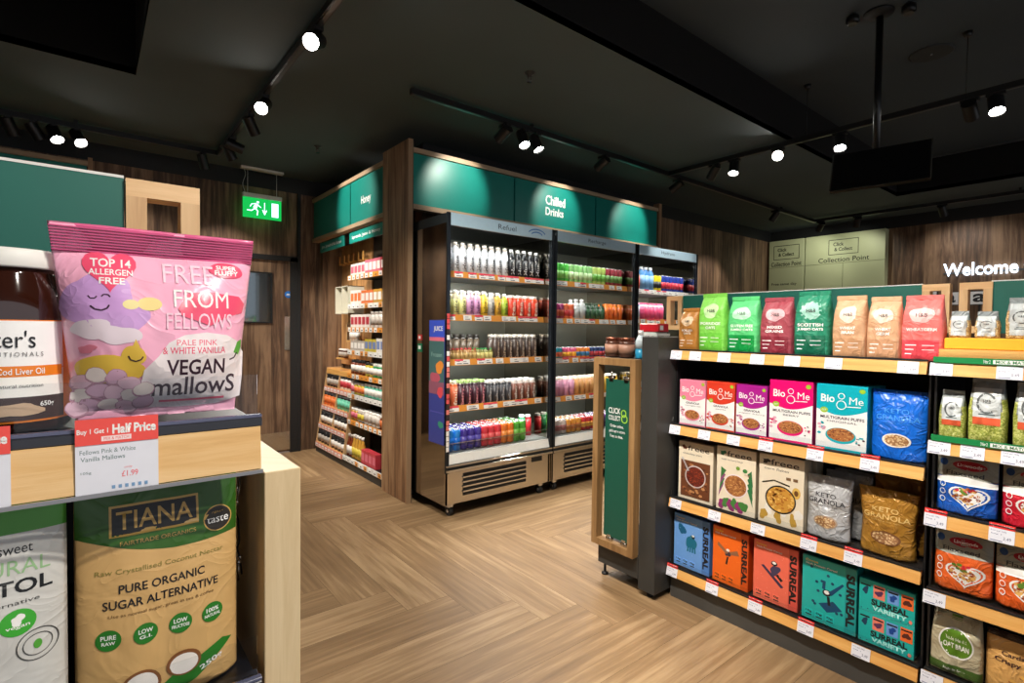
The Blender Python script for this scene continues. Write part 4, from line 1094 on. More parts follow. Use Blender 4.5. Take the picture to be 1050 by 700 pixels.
# ---- brown sugar pouch and xylitol pouch on the shelf below
KR = pm((208, 168, 108), .5, var=.05, crease=.22); GRN = pm((46, 92, 22), .4, crease=.22)
tb = Bag(.148, .232, .055, 'stand', 8, .0025, nx=60, nz=80)
def tcol(x, z):
    return KR
bod = tb.body(tcol, KR, 'pouch_body')
p = Print(.148, .232, tb.D, 1 / 40, off0=.0004, doff=.00003)
p.poly([(-.497, 1.0), (-.497, .785)] + [(-.497 + .994 * i / 14, .785 - .085 * i / 14 - .05 * math.sin(PI * i / 14)) for i in range(1, 14)] + [(.497, .70), (.497, 1.0)], GRN)
GOLD = pm((196, 158, 84), .4)
p.rect(-.31, .23, .775, .91, GOLD); p.rect(-.295, .215, .785, .90, BK); p.text('TIANA', -.04, .843, .46, .078, GOLD, .01); p.text('FAIRTRADE ORGANICS', -.02, .745, .46, .018, GOLD, 0)
p.disc(.36, .775, .10, .062, GOLD); p.disc(.36, .775, .092, .057, pm((40, 34, 26), .4)); p.text('taste', .36, .77, .15, .032, WHITE, .005); p.text('GREAT', .36, .802, .08, .012, GOLD, 0)
p.text('Raw Crystallised Coconut Nectar', .0, .625, .78, .028, pm((140, 130, 60), .4), .0)
p.text('PURE ORGANIC', 0, .55, .52, .038, BK, .01); p.text('SUGAR ALTERNATIVE', 0, .485, .70, .038, BK, .01); p.text('Use as normal sugar, great in tea & coffee', 0, .435, .64, .018, pm((120, 90, 50), .4), 0)
G2 = pm((40, 120, 36), .4)
for k, (a, b2) in enumerate((('PURE', 'RAW'), ('LOW', 'G.I.'), ('LOW', 'FRUCTOSE'), ('100%', 'NATURAL'))):
    x = -.32 + .21 * k; p.disc(x, .335, .072, .046, G2); p.text(a, x, .347, .085, .020, WHITE, .02); p.text(b2, x, .322, .075 if len(b2) < 5 else .11, .015, WHITE, .02)
p.poly([(-.15, .02), (.1, .12), (.38, .19), (.45, .17), (.2, .05), (.0, .0)], G2); p.text('250g', .30, .10, .16, .030, WHITE, .02, .3)
p.disc(-.14, .10, .12, .075, pm((130, 82, 44), .5)); p.disc(-.14, .10, .10, .062, pm((246, 240, 232), .5)); p.disc(.12, .145, .11, .06, pm((130, 82, 44), .5)); p.disc(.12, .14, .09, .048, pm((246, 240, 232), .5))
sl = MB(); sl.box(-.073, .073, -.002, .002, .224, .232, GRN)
place([('pouch_body', bod), ('printed_label', p.mesh('printed_label')), ('top_seal', sl.mesh('top_seal'))], 'sugar_pouch', (.060, .685, .8995), 0, 'brown kraft pouch of coconut sugar with green top on the lower near shelf', 'pouch')
xb = Bag(.15, .24, .05, 'stand', 9, .003, nx=40, nz=60)
XW = pm((206, 206, 202), .35, coat=.3, crease=.25); XG = pm((80, 160, 56), .4)
bod = xb.body(lambda x, z: XG if z > .85 else XW, XW, 'pouch_body')
p = Print(.15, .24, xb.D, 1 / 40, off0=.0004, doff=.00003)
p.text('sweet', .26, .79, .16, .03, BK, .0); p.text('NATURAL', .16, .725, .52, .055, pm((150, 190, 140), .4), .0); p.text('XYLITOL', .16, .65, .54, .055, BK, .02); p.text('a natural alternative', .12, .59, .5, .015, DGREY, 0)
p.disc(.05, .51, .085, .05, pm((60, 170, 50), .4)); p.disc(.27, .515, .085, .05, pm((60, 170, 50), .4)); p.text('vegan', .27, .497, .11, .014, WHITE, .01); p.blob(.27, .525, .03, .02, WHITE, 2, .2)
p.ring(.36, .41, .10, .062, .004, DGREY); p.ring(.36, .41, .07, .042, .003, DGREY); p.disc(.36, .41, .02, .018, XG)
sl = MB(); sl.box(-.074, .074, -.0015, .0015, .232, .240, XG)
place([('pouch_body', bod), ('printed_label', p.mesh('printed_label')), ('top_seal', sl.mesh('top_seal'))], 'sweetener_pouch', (-.094, .675, .8995), 0, 'white and green sweetener pouch at bottom left corner', 'pouch')
# second header on the left gondola
t = low_header('header_board', (-.55, 1.0, 1.2), 0, -.9, .592, [(.594, .690)], .13, .318, 'mottled teal header board with oak frame behind the marshmallow bag')

# ================================================================== FRIDGES
FY = 3.02
def frx(i): return [(1.864, 2.834), (2.845, 3.855), (3.866, 4.838)][i]
FSH = [1.69, 1.39, 1.078, .752]
INT = pm((186, 192, 190), .35, .2); INTB = pm((112, 114, 104), .35, .5)
CAN = pm((160, 188, 204), .3)
FSH3 = {0: [1.69, 1.39, 1.078, .752], 1: [1.69, 1.385, 1.06, .745], 2: [1.68, 1.40, 1.07, .75]}
ORT = pm((226, 150, 60), .5)
def fridge(i, word, label):
    x0, x1 = frx(i); cx = (x0 + x1) / 2
    t = empty('drinks_fridge', (cx, FY + .37, 0), 0, label, 'fridge', 'open front drinks fridges'); O = Vector(t.location)
    def B(n, bx, par=None, bev=0):
        q = MB()
        for (a, b, c1, d1, e, f1, m) in bx: q.box(a - O.x, b - O.x, c1 - O.y, d1 - O.y, e, f1, m, bev)
        return q.build(n, par or t)
    yb = FY + .70
    B('base_panel', [(x0 + .004, x1 - .004, FY + .012, yb, .088, .345, STEEL)], None, .002)
    for s, xx in ((-1, x0), (1, x1)):
        a, b = (xx, xx + .022) if s < 0 else (xx - .022, xx)
        B('side_panel', [(a, b, FY + .012, yb, .088, 2.0, STEELM)])
        B('front_post', [(a - .001, b + .001, FY - .006, FY + .0115, .31, 2.068, pm((60, 66, 72), .25, .8))])
        B('chrome_strip', [(xx + .0225 if s < 0 else xx - .034, xx + .034 if s < 0 else xx - .0225, FY + .012, FY + .024, .437, 1.985, CHROME)])
    B('back_panel', [(x0 + .022, x1 - .022, yb - .12, yb, .345, 2.0, INTB)])
    B('roof', [(x0, x1, FY + .012, yb, 2.0, 2.065, pm((40, 44, 48), .3, .5))])
    cp = B('canopy_front', [(x0 + .022, x1 - .022, FY - .004, FY + .011, 1.985, 2.068, CAN)])
    pr = Print(.30, .06); pr.text(word, 0, .5, .72 if len(word) > 6 else .55, .62, pm((50, 60, 70), .4), .0)
    if i == 0: pr.ring(.95, .2, .30, .75, .15, pm((60, 110, 170), .4), 20, .3, 2.8); pr.ring(.95, .1, .2, .5, .15, pm((60, 110, 170), .4), 20, .3, 2.8)
    o = pr.build('canopy_lettering', cp); o.location = (cx + (-.02 if i else .02) - O.x, FY - .004 - O.y, 1.995)
    B('light_strip', [(x0 + .04, x1 - .04, FY + .012, FY + .030, 1.987, 1.998, OFFW)], None)
    B('chrome_bumper', [(x0, x1, FY - .02, FY + .012, .318, .337, CHROME), (x0, x1, FY - .01, FY + .012, .337, .352, BLACK), (x0, x1, FY - .016, FY + .012, .352, .368, CHROME)], None, .002)
    q = MB(); q.prism([(FY - .004 - O.y, .37), (FY + .012 - O.y, .430), (FY + .03 - O.y, .430), (FY + .012 - O.y, .37)], 'X', x0 + .02 - O.x, x1 - .02 - O.x, pm((232, 232, 226), .4)); q.build('deck_edge', t)
    B('deck_riser', [(x0 + .024, x1 - .024, FY + .028, FY + .0295, .437, .50, CLEAR)]); B('riser_rail', [(x0 + .024, x1 - .024, FY + .026, FY + .031, .50, .505, CHROME)])
    B('deck', [(x0 + .022, x1 - .022, FY + .03, yb - .12, .425, .437, INT)])
    # grille
    gx0, gx1 = x0 + .15, x0 + .72
    g = B('grille', [(gx0, gx1, FY + .008, FY + .0119, .135, .290, BLACK)])
    for k in range(4): B('grille_slat', [(gx0 - .005, gx1 + .005, FY + .000, FY + .0079, .160 + .033 * k, .170 + .033 * k, CHROME)], g)
    if i == 0 or i == 1: B('temperature_display', [(x1 - .19, x1 - .09, FY + .006, FY + .0118, .272, .312, BLACK)])
    for xx in (x0 + .07, x1 - .07):
        for yy in (FY + .06, yb - .08):
            q = MB(); q.tube((xx - .014 - O.x, yy - O.y, .032), (xx + .014 - O.x, yy - O.y, .032), .032, BLACK, 16); q.box(xx - .02 - O.x, xx + .02 - O.x, yy - .02 - O.y, yy + .02 - O.y, .060, .0875, CHROME); q.tube((xx - .018 - O.x, yy - O.y, .032), (xx + .018 - O.x, yy - O.y, .032), .012, CHROME, 10); q.build('castor', t)
    for k, z in enumerate(FSH3[i]):
        sh = B('shelf', [(x0 + .024, x1 - .024, FY + .09, yb - .121, z - .03, z - .018, INT)])
        q = MB(); q.prism([(FY + .075 - O.y, z - .044), (FY + .082 - O.y, z), (FY + .09 - O.y, z), (FY + .09 - O.y, z - .044)], 'X', x0 + .026 - O.x, x1 - .026 - O.x, ORT if not (k == 0 and i == 2) else OFFW); q.build('ticket_rail', sh)
        B('shelf_light', [(x0 + .04, x1 - .04, FY + .10, FY + .112, z - .036, z - .0305, LED)], sh)
        r = random.Random(i * 10 + k); n = 8
        for j in range(n):
            xx = x0 + .06 + (x1 - x0 - .12) * (j + r.uniform(.1, .9)) / n
            pr = Print(.07, .036); ww = r.choice([.5, .5, .9])
            pr.rect(-ww, ww, 0, 1, WHITE); pr.rect(-.3, .3, .15, .3, DGREY); pr.rect(-.3, .1, .6, .7, DGREY)
            if r.random() < .35 or (i == 0 and k == 0): pr.rect(-ww, ww, .72, 1.1, pm((230, 70, 90), .4))
            o = pr.build('price_ticket', sh); o.location = (xx - O.x, FY + .0745 - O.y, z - .040); o.rotation_euler = (-.155, 0, 0)
    return t
fridge(0, 'Refuel', 'left drinks fridge with word Refuel on its canopy')
fridge(1, 'Recharge', 'middle drinks fridge with word Recharge on its canopy')
fridge(2, 'Hydrate', 'right drinks fridge with word Hydrate on its canopy')

# ticket strip painted with reflected product colours on left post, side poster and safety signs
q = MB()
r = random.Random(2)
for k in range(26):
    q.box(1.8625, 1.884, FY - .0085, FY - .0068, 1.36 - .036 * k, 1.392 - .036 * k, [pm((225, 90, 90), .4), WHITE, pm((60, 50, 50), .4), pm((230, 130, 120), .4)][r.randrange(4)])
o = q.build('ticket_strip'); tag(o, 'thin strip of red and white cards on the left post of first fridge', 'ticket strip')
t = empty('side_poster', (1.862, 3.14, .9), 0, 'blue and pink poster on the steel side of the left fridge', 'poster')
q = MB(); q.box(-.006, -.001, -.105, .095, -.40, .45, pm((62, 70, 150), .4), .001); q.build('poster_sheet', t)
pr = Print(.2, .85); pr.rect(-.497, .497, .86, .995, pm((60, 90, 215), .4)); pr.text('JUICE', .1, .925, .6, .05, WHITE, .03); pr.rect(-.497, .497, .83, .86, pm((236, 120, 140), .4)); pr.rect(-.497, .497, .50, .83, pm((70, 110, 110), .4)); pr.text('Frozen', .0, .72, .7, .035, pm((150, 190, 180), .4), 0)
pr.blob(.2, .62, .25, .05, pm((240, 150, 60), .4), 2); pr.blob(-.1, .53, .3, .05, pm((190, 90, 110), .4), 4); pr.rect(-.497, .497, .40, .50, pm((150, 90, 110), .4)); pr.blob(.25, .42, .2, .04, pm((225, 80, 90), .4), 6); pr.rect(-.4, .5, .25, .26, pm((90, 90, 180), .4)); pr.blob(.3, .16, .16, .03, pm((60, 150, 120), .4), 7)
o = pr.build('poster_printing', t); o.location = (-.006, -.005, -.40); o.rotation_euler = (0, 0, GY)
t = empty('safety_sign', (1.8635, 3.38, 1.12), 0, 'small green and red safety signs on the fridge side', 'sign')
q = MB(); q.box(-.004, -.001, -.03, .03, 0, .06, pm((10, 120, 80), .4)); q.box(-.0048, -.0041, -.018, .018, .02, .045, WHITE); q.build('green_sign', t)
q = MB(); q.box(-.004, -.001, -.028, .028, .085, .125, pm((200, 50, 50), .4)); q.box(-.0048, -.0041, -.014, .014, .095, .115, WHITE); q.build('red_sign', t)

# ---- drinks
_dk = {}
def drink(kind, key, r, h, body, cap, lab, text=None, tcol=None, seg=12):
    k = (kind, key)
    if k in _dk: return _dk[k]
    B_ = pm(body, .25, coat=.4) if not isinstance(body, bpy.types.Material) else body
    C_ = pm(cap, .35); L_ = pm(lab, .35, coat=.2)
    P = []
    a = MB()
    if kind == 'bottle':
        a.lathe([(r * .85, 0), (r, .006), (r, h * .70), (r * .8, h * .80), (r * .42, h * .88), (r * .40, h * .92)], B_, seg); P.append(('bottle_body', a.mesh('bottle_body')))
        a = MB(); a.lathe([(r * .5, h * .90), (r * .52, h * .905), (r * .52, h * .99), (r * .46, h)], C_, seg); P.append(('cap', a.mesh('cap')))
        z0, z1 = h * .12, h * .66
    elif kind == 'wide':
        a.lathe([(r * .9, 0), (r, .006), (r, h * .80), (r * .92, h * .86), (r * .74, h * .90)], B_, seg); P.append(('bottle_body', a.mesh('bottle_body')))
        a = MB(); a.lathe([(r * .76, h * .89), (r * .78, h * .90), (r * .78, h * .99), (r * .70, h)], C_, seg); P.append(('cap', a.mesh('cap')))
        z0, z1 = h * .04, h * .80
    else:
        a.lathe([(r * .8, 0), (r, .008), (r, h - .014), (r * .84, h - .003)], B_, seg); P.append(('can_body', a.mesh('can_body')))
        a = MB(); a.lathe([(r * .83, h - .004), (r * .84, h), (r * .78, h), (r * .76, h - .003)], pm((200, 202, 205), .25, .9), seg); a.box(-.006, .006, -.004, .012, h - .002, h + .0012, pm((190, 192, 195), .3, .9)); P.append(('can_lid', a.mesh('can_lid')))
        z0, z1 = h * .25, h * .62
    a = MB(); a.lathe([(r + .0006, z0), (r + .0006, z1)], L_, seg)
    if text:
        vs, fs, _ = text_geom(text, .02)
        T_ = pm(tcol, .4); mi = a.mi(T_)
        H_ = (z1 - z0) * .86; W_ = r * 1.0
        tv = []
        for x, y in vs:
            X, Z = -y * W_, (z0 + z1) / 2 + x * H_
            tv.append(a.bm.verts.new((X, -math.sqrt(max(1e-9, (r + .0014) ** 2 - X * X)), Z)))
        for f in fs:
            try: nf = a.bm.faces.new([tv[i] for i in f]); nf.material_index = mi
            except ValueError: pass
    P.append(('wrap_label', a.mesh('wrap_label')))
    _dk[k] = P
    return P
FN = ['left', 'middle', 'right']; SN = ['top shelf', 'second shelf', 'third shelf', 'fourth shelf', 'bottom deck']
def row(fi, si, seq, y0=.13, rows=2, pitch=None, start=.05, cat_shelf=None, dy=None):
    """seq: list of (desc, kind, key, r, h, body, cap, lab, text, tcol, count)"""
    x0, x1 = frx(fi); z = (FSH3[fi] + [.437])[si] - (.018 if si < 4 else 0) + .0012
    for rw in range(rows):
        x = x0 + start; cnt = {}
        for (desc, kind, key, r, h, body, cap, lab, text, tc, n) in seq:
            pp = drink(kind, key, r, h, body, cap, lab, text, tc)
            for j in range(n):
                x += r
                if x + r > x1 - .024: break
                c_ = cnt.get(desc, 0); cnt[desc] = c_ + 1
                noun = {'bottle': 'bottle', 'wide': 'bottle', 'can': 'can'}[kind]
                rn = '' if rows == 1 else (' front row' if rw == 0 else ' row %s from the front' % ORD[rw])
                lab_ = '%s %s, %s from left,%s %s of %s fridge' % (desc, noun, ORD[c_], rn, SN[si], FN[fi])
                if len(lab_.split()) > 16: lab_ = lab_.replace(' of ' + FN[fi], ' ' + FN[fi]).replace(' from the front', ' back')
                jr = random.Random(int(x * 1e5) + rw)
                place(pp, noun, (x, FY + y0 + rw * (dy or .07), z), jr.uniform(-.25, .25) if not text else jr.uniform(-.1, .1), lab_, noun, '%ss on the %s of the %s fridge' % (noun, SN[si], FN[fi]))
                x += r + (pitch or .003)
WT = (236, 238, 240)
row(0, 0, [('white shake', 'bottle', 'hw', .0300, .225, (206, 208, 212), (196, 186, 176), (214, 217, 222), 'Huel', (30, 30, 34), 9), ('black shake', 'bottle', 'hb', .0300, .222, (30, 30, 34), (226, 224, 222), (26, 26, 30), 'Huel', (225, 225, 225), 5)], rows=2)
row(0, 1, [('cream labelled', 'bottle', 'cy', .0300, .19, (220, 214, 180), WT, (222, 222, 150), 'juice', (60, 60, 40), 3), ('purple labelled', 'bottle', 'pu', .0300, .19, (226, 190, 214), WT, (206, 150, 196), 'juice', (90, 40, 90), 2),
           ('yellow labelled', 'bottle', 'ye', .0300, .19, (236, 206, 90), WT, (232, 196, 50), 'juice', (60, 50, 30), 1), ('grey labelled', 'bottle', 'gy', .0300, .185, (196, 196, 190), WT, (180, 180, 176), 'juice', (60, 50, 30), 1), ('amber labelled', 'bottle', 'am', .0300, .185, (226, 180, 80), WT, (220, 170, 60), 'juice', (60, 50, 30), 1),
           ('lime labelled', 'bottle', 'li', .0300, .18, (190, 206, 80), WT, (170, 196, 60), 'juice', (40, 60, 30), 1), ('red orange', 'wide', 'ro', .036, .175, (222, 80, 44), (230, 226, 220), (224, 70, 44), 'tea', (250, 220, 200), 4)])
row(0, 2, [('small amber shot', 'bottle', 's1', .0165, .088, (150, 110, 60), (190, 60, 60), (180, 150, 90), None, None, 8), ('small green shot', 'bottle', 's2', .0165, .088, (130, 130, 70), (60, 160, 80), (200, 190, 120), None, None, 4),
           ('dark coffee', 'wide', 'dc', .0290, .188, (62, 50, 44), (206, 200, 190), (70, 56, 50), 'brew', (210, 190, 170), 8)])
row(0, 2, [('dark brew behind the shots', 'wide', 'dz', .0290, .188, (50, 42, 38), (60, 56, 52), (110, 96, 80), None, None, 7)], rows=1, y0=.30)
row(0, 3, [('orange juice', 'wide', 'oj', .0290, .185, (226, 110, 60), (216, 214, 190), (226, 120, 80), 'fruit', (250, 230, 210), 2), ('dark berry', 'wide', 'db', .0290, .185, (60, 36, 48), (160, 190, 120), (66, 32, 46), 'berry', (230, 150, 160), 4),
           ('black protein', 'wide', 'bp', .0290, .172, (52, 52, 56), (216, 214, 212), (60, 60, 66), 'whey', (200, 200, 205), 4), ('brown and white protein', 'wide', 'bw', .0290, .172, (190, 180, 174), (230, 230, 228), (120, 70, 54), 'whey', (240, 235, 230), 4)])
row(0, 4, [('bright blue', 'can', 'cb', .0285, .150, (40, 130, 215), WT, (30, 110, 205), None, None, 2), ('violet', 'can', 'cv', .0285, .150, (66, 50, 140), WT, (90, 80, 170), None, None, 3), ('crimson', 'can', 'cr', .0285, .150, (210, 56, 66), WT, (220, 90, 90), None, None, 3),
           ('orange', 'can', 'co', .0285, .150, (226, 120, 40), WT, (236, 150, 70), None, None, 2), ('green', 'can', 'cg', .0285, .150, (80, 160, 50), WT, (110, 180, 70), None, None, 2)], y0=.085, rows=4, dy=.064)
row(0, 4, [('tall green', 'wide', 'tg', .030, .17, (60, 150, 100), WT, (40, 140, 90), None, None, 1), ('tall red', 'wide', 'tr', .030, .165, (190, 40, 50), WT, (205, 40, 50), None, None, 2)], y0=.20, rows=1, start=.80)

row(1, 0, [('lime green', 'can', 'lg', .0270, .165, (90, 200, 80), WT, (150, 220, 110), None, None, 4), ('pale green', 'can', 'pg', .0270, .165, (150, 214, 130), WT, (200, 230, 170), None, None, 5), ('yellow green', 'can', 'yg', .0270, .165, (190, 214, 110), WT, (120, 190, 80), None, None, 3), ('maroon', 'can', 'mg', .0270, .165, (160, 60, 70), WT, (110, 160, 80), None, None, 4)])
row(1, 1, [('teal', 'can', 'tl', .028, .14, (40, 150, 170), WT, (30, 90, 120), None, None, 1), ('magenta', 'can', 'ma', .028, .14, (170, 50, 110), WT, (200, 90, 60), None, None, 2), ('orange and red', 'can', 'orr', .028, .14, (220, 110, 70), WT, (190, 60, 60), None, None, 2), ('clear', 'bottle', 'cw', .033, .18, (200, 206, 206), WT, (180, 186, 186), None, None, 2),
           ('dark green', 'bottle', 'dg', .0290, .155, (40, 70, 50), (60, 80, 60), (50, 90, 60), None, None, 4), ('orange squash', 'wide', 'os', .029, .155, (230, 130, 30), (220, 120, 40), (226, 110, 40), None, None, 4)])
row(1, 2, [('aqua', 'can', 'aq', .026, .10, (40, 160, 180), WT, (230, 120, 80), None, None, 3), ('pink', 'can', 'pk', .026, .10, (220, 90, 130), WT, (240, 180, 60), None, None, 3), ('orange', 'can', 'or2', .026, .10, (230, 130, 50), WT, (60, 120, 160), None, None, 3), ('navy', 'can', 'nv', .026, .10, (40, 60, 110), WT, (190, 60, 70), None, None, 6)])
row(1, 3, [('pink milk', 'wide', 'pm', .0295, .165, (226, 170, 190), (236, 226, 210), (214, 150, 180), None, None, 5), ('peach milk', 'wide', 'pe', .0295, .165, (216, 164, 110), (236, 226, 210), (206, 150, 90), None, None, 4), ('yellow milk', 'wide', 'yl', .0295, .165, (220, 180, 70), (236, 226, 210), (210, 168, 50), None, None, 5)])
row(1, 4, [('cream', 'can', 'cc', .028, .115, (206, 190, 180), WT, (160, 90, 90), None, None, 3), ('amber', 'can', 'ac', .028, .115, (220, 150, 60), WT, (190, 110, 40), None, None, 3), ('red', 'can', 'rc', .028, .115, (196, 50, 50), WT, (230, 170, 60), None, None, 3), ('purple', 'can', 'pc', .028, .115, (120, 70, 140), WT, (70, 40, 110), None, None, 5)], y0=.085, rows=3, dy=.064)

row(2, 0, [('orange and yellow', 'bottle', 'f1', .034, .20, (236, 160, 60), (60, 60, 150), (236, 90, 40), None, None, 2), ('clear blue water', 'bottle', 'f2', .034, .23, (70, 140, 205), WT, (120, 170, 215), None, None, 3), ('black and yellow', 'can', 'f3', .030, .165, (220, 205, 40), WT, (30, 30, 30), None, None, 2), ('navy and red', 'can', 'f4', .030, .17, (40, 60, 150), WT, (205, 50, 70), None, None, 6)])
row(2, 1, [('blue and white', 'wide', 'g1', .036, .17, (40, 150, 205), WT, (210, 230, 240), None, None, 2), ('white and pink', 'wide', 'g2', .036, .17, (235, 225, 230), (230, 80, 130), (236, 90, 140), None, None, 5)], dy=.076)

# ================================================================== HONEY WALL, faces -X
HX = 1.86
HSH = [.115, .445, .683, .868, 1.083, 1.291, 1.50, 1.76]
t = empty('honey_shelving', (2.0, 4.40, 0), 0, 'right bay of the honey wall with eight ticketed shelves of jars', 'shelving unit'); O = Vector(t.location)
def HB(n, bx, par=None):
    q = MB()
    for (a, b, c1, d1, e, f1, m) in bx: q.box(a - O.x, b - O.x, c1 - O.y, d1 - O.y, e, f1, m)
    return q.build(n, par or t)
HB('plinth', [(1.83, 2.12, 3.90, 4.75, 0, .07, CHAR)])
HB('back_panel', [(2.115, 2.125, 3.90, 4.75, .08, 2.15, pm((60, 50, 40), .6))])
HB('side_panel', [(1.87, 2.12, 3.892, 3.900, 0, 2.15, BLACK)])
r = random.Random(5)
for k, z in enumerate(HSH):
    xf = 1.815 if k == 0 else HX
    sh = HB('shelf', [(xf + .01, 2.11, 3.905, 4.745, z - .022, z - .006, SHELFB)])
    HB('ticket_edge', [(xf, xf + .01, 3.905, 4.745, z - .042, z, [OFFW, ORT][k % 2])], sh)
    for j in range(9):
        y = 4.70 - .094 * j
        q = MB(); q.box(xf - .0015 - O.x, xf - .0003 - O.x, y - .03 - O.y, y + .03 - O.y, z - .04, z - .002, WHITE if r.random() < .8 else ORT)
        q.box(xf - .0025 - O.x, xf - .0016 - O.x, y - .02 - O.y, y + .01 - O.y, z - .03, z - .022, DGREY); q.build('price_ticket', sh)
def sprod(kind, col, lidc, labc, w=.06, h=.1):
    key = ('sp', kind, col, lidc, labc, w, h)
    if key in _dk: return _dk[key]
    a = MB(); r_ = w / 2
    if kind == 'box':
        a.box(-w / 2, w / 2, -.03, .03, 0, h, pm(col, .4)); P = [('carton_body', a.mesh('carton_body'))]
        b = MB(); b.box(-w * .4, w * .4, -.0312, -.0302, h * .25, h * .8, pm(labc, .4)); P.append(('printed_label', b.mesh('printed_label')))
    elif kind == 'jar':
        a.lathe([(r_ * .9, 0), (r_, .005), (r_, h * .74), (r_ * .85, h * .82)], pm(col, .15, coat=.5), 12); P = [('jar_body', a.mesh('jar_body'))]
        b = MB(); b.lathe([(r_ * .88, h * .82), (r_ * .9, h * .83), (r_ * .9, h)], pm(lidc, .35), 12); P.append(('jar_lid', b.mesh('jar_lid')))
        b = MB(); b.lathe([(r_ + .0006, h * .18), (r_ + .0006, h * .66)], pm(labc, .4), 12); P.append(('jar_label', b.mesh('jar_label')))
    else:
        a.lathe([(r_ * .9, 0), (r_, .005), (r_, h * .55), (r_ * .45, h * .75), (r_ * .4, h * .88)], pm(col, .15, coat=.5), 12); P = [('bottle_body', a.mesh('bottle_body'))]
        b = MB(); b.lathe([(r_ * .5, h * .87), (r_ * .5, h)], pm(lidc, .35), 12); P.append(('cap', b.mesh('cap')))
        b = MB(); b.lathe([(r_ + .0006, h * .12), (r_ + .0006, h * .48)], pm(labc, .4), 12); P.append(('wrap_label', b.mesh('wrap_label')))
    _dk[key] = P
    return P
HN = ['lowest', 'second lowest', 'third lowest', 'fourth lowest', 'fourth highest', 'third highest', 'second highest', 'highest']
CN = {(236, 232, 226): 'white', (226, 120, 60): 'orange', (190, 60, 70): 'red', (214, 110, 130): 'pink', (200, 150, 60): 'honey gold', (120, 54, 30): 'dark amber', (70, 36, 26): 'dark brown', (60, 150, 90): 'green', (210, 190, 70): 'yellow', (120, 140, 190): 'pale blue', (180, 170, 160): 'grey', (30, 30, 32): 'black', (110, 200, 170): 'mint'}
W_, O_, R_, P_, HGo, DA, DB, GR_, YE, PB, GY_, BK_, MI = list(CN)
rowsH = [
    [('bottle', DA, GY_, W_, .055, .20)] * 2 + [('bottle', HGo, W_, YE, .055, .21)] * 4 + [('box', R_, W_, P_, .07, .12)] * 4,
    [('jar', HGo, W_, P_, .07, .11)] * 2 + [('jar', GY_, W_, YE, .07, .11)] * 2 + [('jar', W_, W_, GY_, .075, .12)] * 4 + [('jar', DA, W_, O_, .07, .12)] * 2,
    [('jar', W_, W_, P_, .07, .12)] * 1 + [('jar', YE, W_, O_, .07, .11)] * 3 + [('jar', MI, W_, W_, .07, .12)] * 5,
    [('jar', DA, BK_, W_, .075, .13)] * 4 + [('jar', YE, BK_, W_, .075, .12)] * 2 + [('jar', GR_, W_, W_, .075, .12)] * 3,
    [('box', GY_, W_, W_, .075, .09)] * 4 + [('box', YE, W_, PB, .075, .11)] * 3 + [('box', W_, W_, PB, .075, .12)] * 3,
    [('box', W_, W_, R_, .08, .12)] * 5 + [('jar', W_, GY_, GY_, .08, .14)] * 4,
    [('box', W_, W_, O_, .075, .13)] * 3 + [('box', O_, W_, W_, .08, .12)] * 3 + [('box', HGo, W_, W_, .08, .12)] * 3,
    [('box', W_, W_, P_, .075, .11)] * 4 + [('box', P_, W_, W_, .075, .12)] * 4 + [('box', R_, W_, W_, .08, .12)] * 2]
for k, lst in enumerate(rowsH):
    y = 4.735; cnt = {}
    for it in lst:
        y -= it[4] / 2 + .002
        if y - it[4] / 2 < 3.905: break
        pp = sprod(*it); nm = {'box': 'carton', 'jar': 'jar', 'bottle': 'bottle'}[it[0]]
        nn = CN[it[1]] + ' ' + nm; cnt[nn] = cnt.get(nn, 0) + 1
        place(pp, nm, ((1.815 if k == 0 else HX) + .055, y, HSH[k] - .0045), GY, '%s, %s from left on %s shelf of the honey bay' % (nn, ORD[cnt[nn] - 1], HN[k]), nm, 'goods on the honey shelves')
        y -= it[4] / 2 + .003
# left honey bay: slat back, crates and boxes
t = empty('honey_crate_display', (2.0, 5.15, 0), 0, 'left bay of the honey wall with wooden crate compartments', 'display unit'); O = Vector(t.location)
HB('plinth', [(1.83, 2.12, 4.755, 5.52, 0, .07, CHAR)])
HB('slat_back', [(2.10, 2.125, 4.755, 5.52, .9, 2.15, SLATW)])
HB('side_panel', [(1.90, 2.12, 5.52, 5.60, 0, 2.15, DARKW)])
HB('top_panel', [(1.90, 2.12, 4.755, 5.60, 2.14, 2.16, BLACK)])
CR = [.112, .30, .49, .68, .86]
CX = [1.815, 1.845, 1.875, 1.905, 1.93]
q = MB()
for y in (4.762, 5.13, 5.50):
    q.prism([(1.825 - O.x, .10), (2.09 - O.x, .10), (2.09 - O.x, .87), (1.94 - O.x, .87)], 'Y', y - .006 - O.y, y + .006 - O.y, OAKZ)
q.build('crate_dividers', t)
for k in range(5):
    s = HB('crate_shelf', [(CX[k] + .01, 2.09, 4.77, 5.49, CR[k] - .012, CR[k] - .002, OAKY)])
    HB('ticket_edge', [(CX[k], CX[k] + .01, 4.77, 5.49, CR[k] - .05, CR[k] - .002, pm((226, 150, 130), .4) if k < 4 else OAKY)], s)
    if k < 4:
        for j in range(8):
            y = 5.45 - .09 * j; q = MB(); q.box(CX[k] - .0015 - O.x, CX[k] - .0002 - O.x, y - .03 - O.y, y + .03 - O.y, CR[k] - .045, CR[k] - .012, WHITE); q.box(CX[k] - .003 - O.x, CX[k] - .0016 - O.x, y - .02 - O.y, y + .01 - O.y, CR[k] - .035, CR[k] - .028, RED); q.build('price_ticket', s)
crat = [[(BK_, GY_), (BK_, W_)], [(BK_, W_), (BK_, W_)], [(O_, O_), (MI, MI)], [(BK_, GY_), (W_, R_)]]
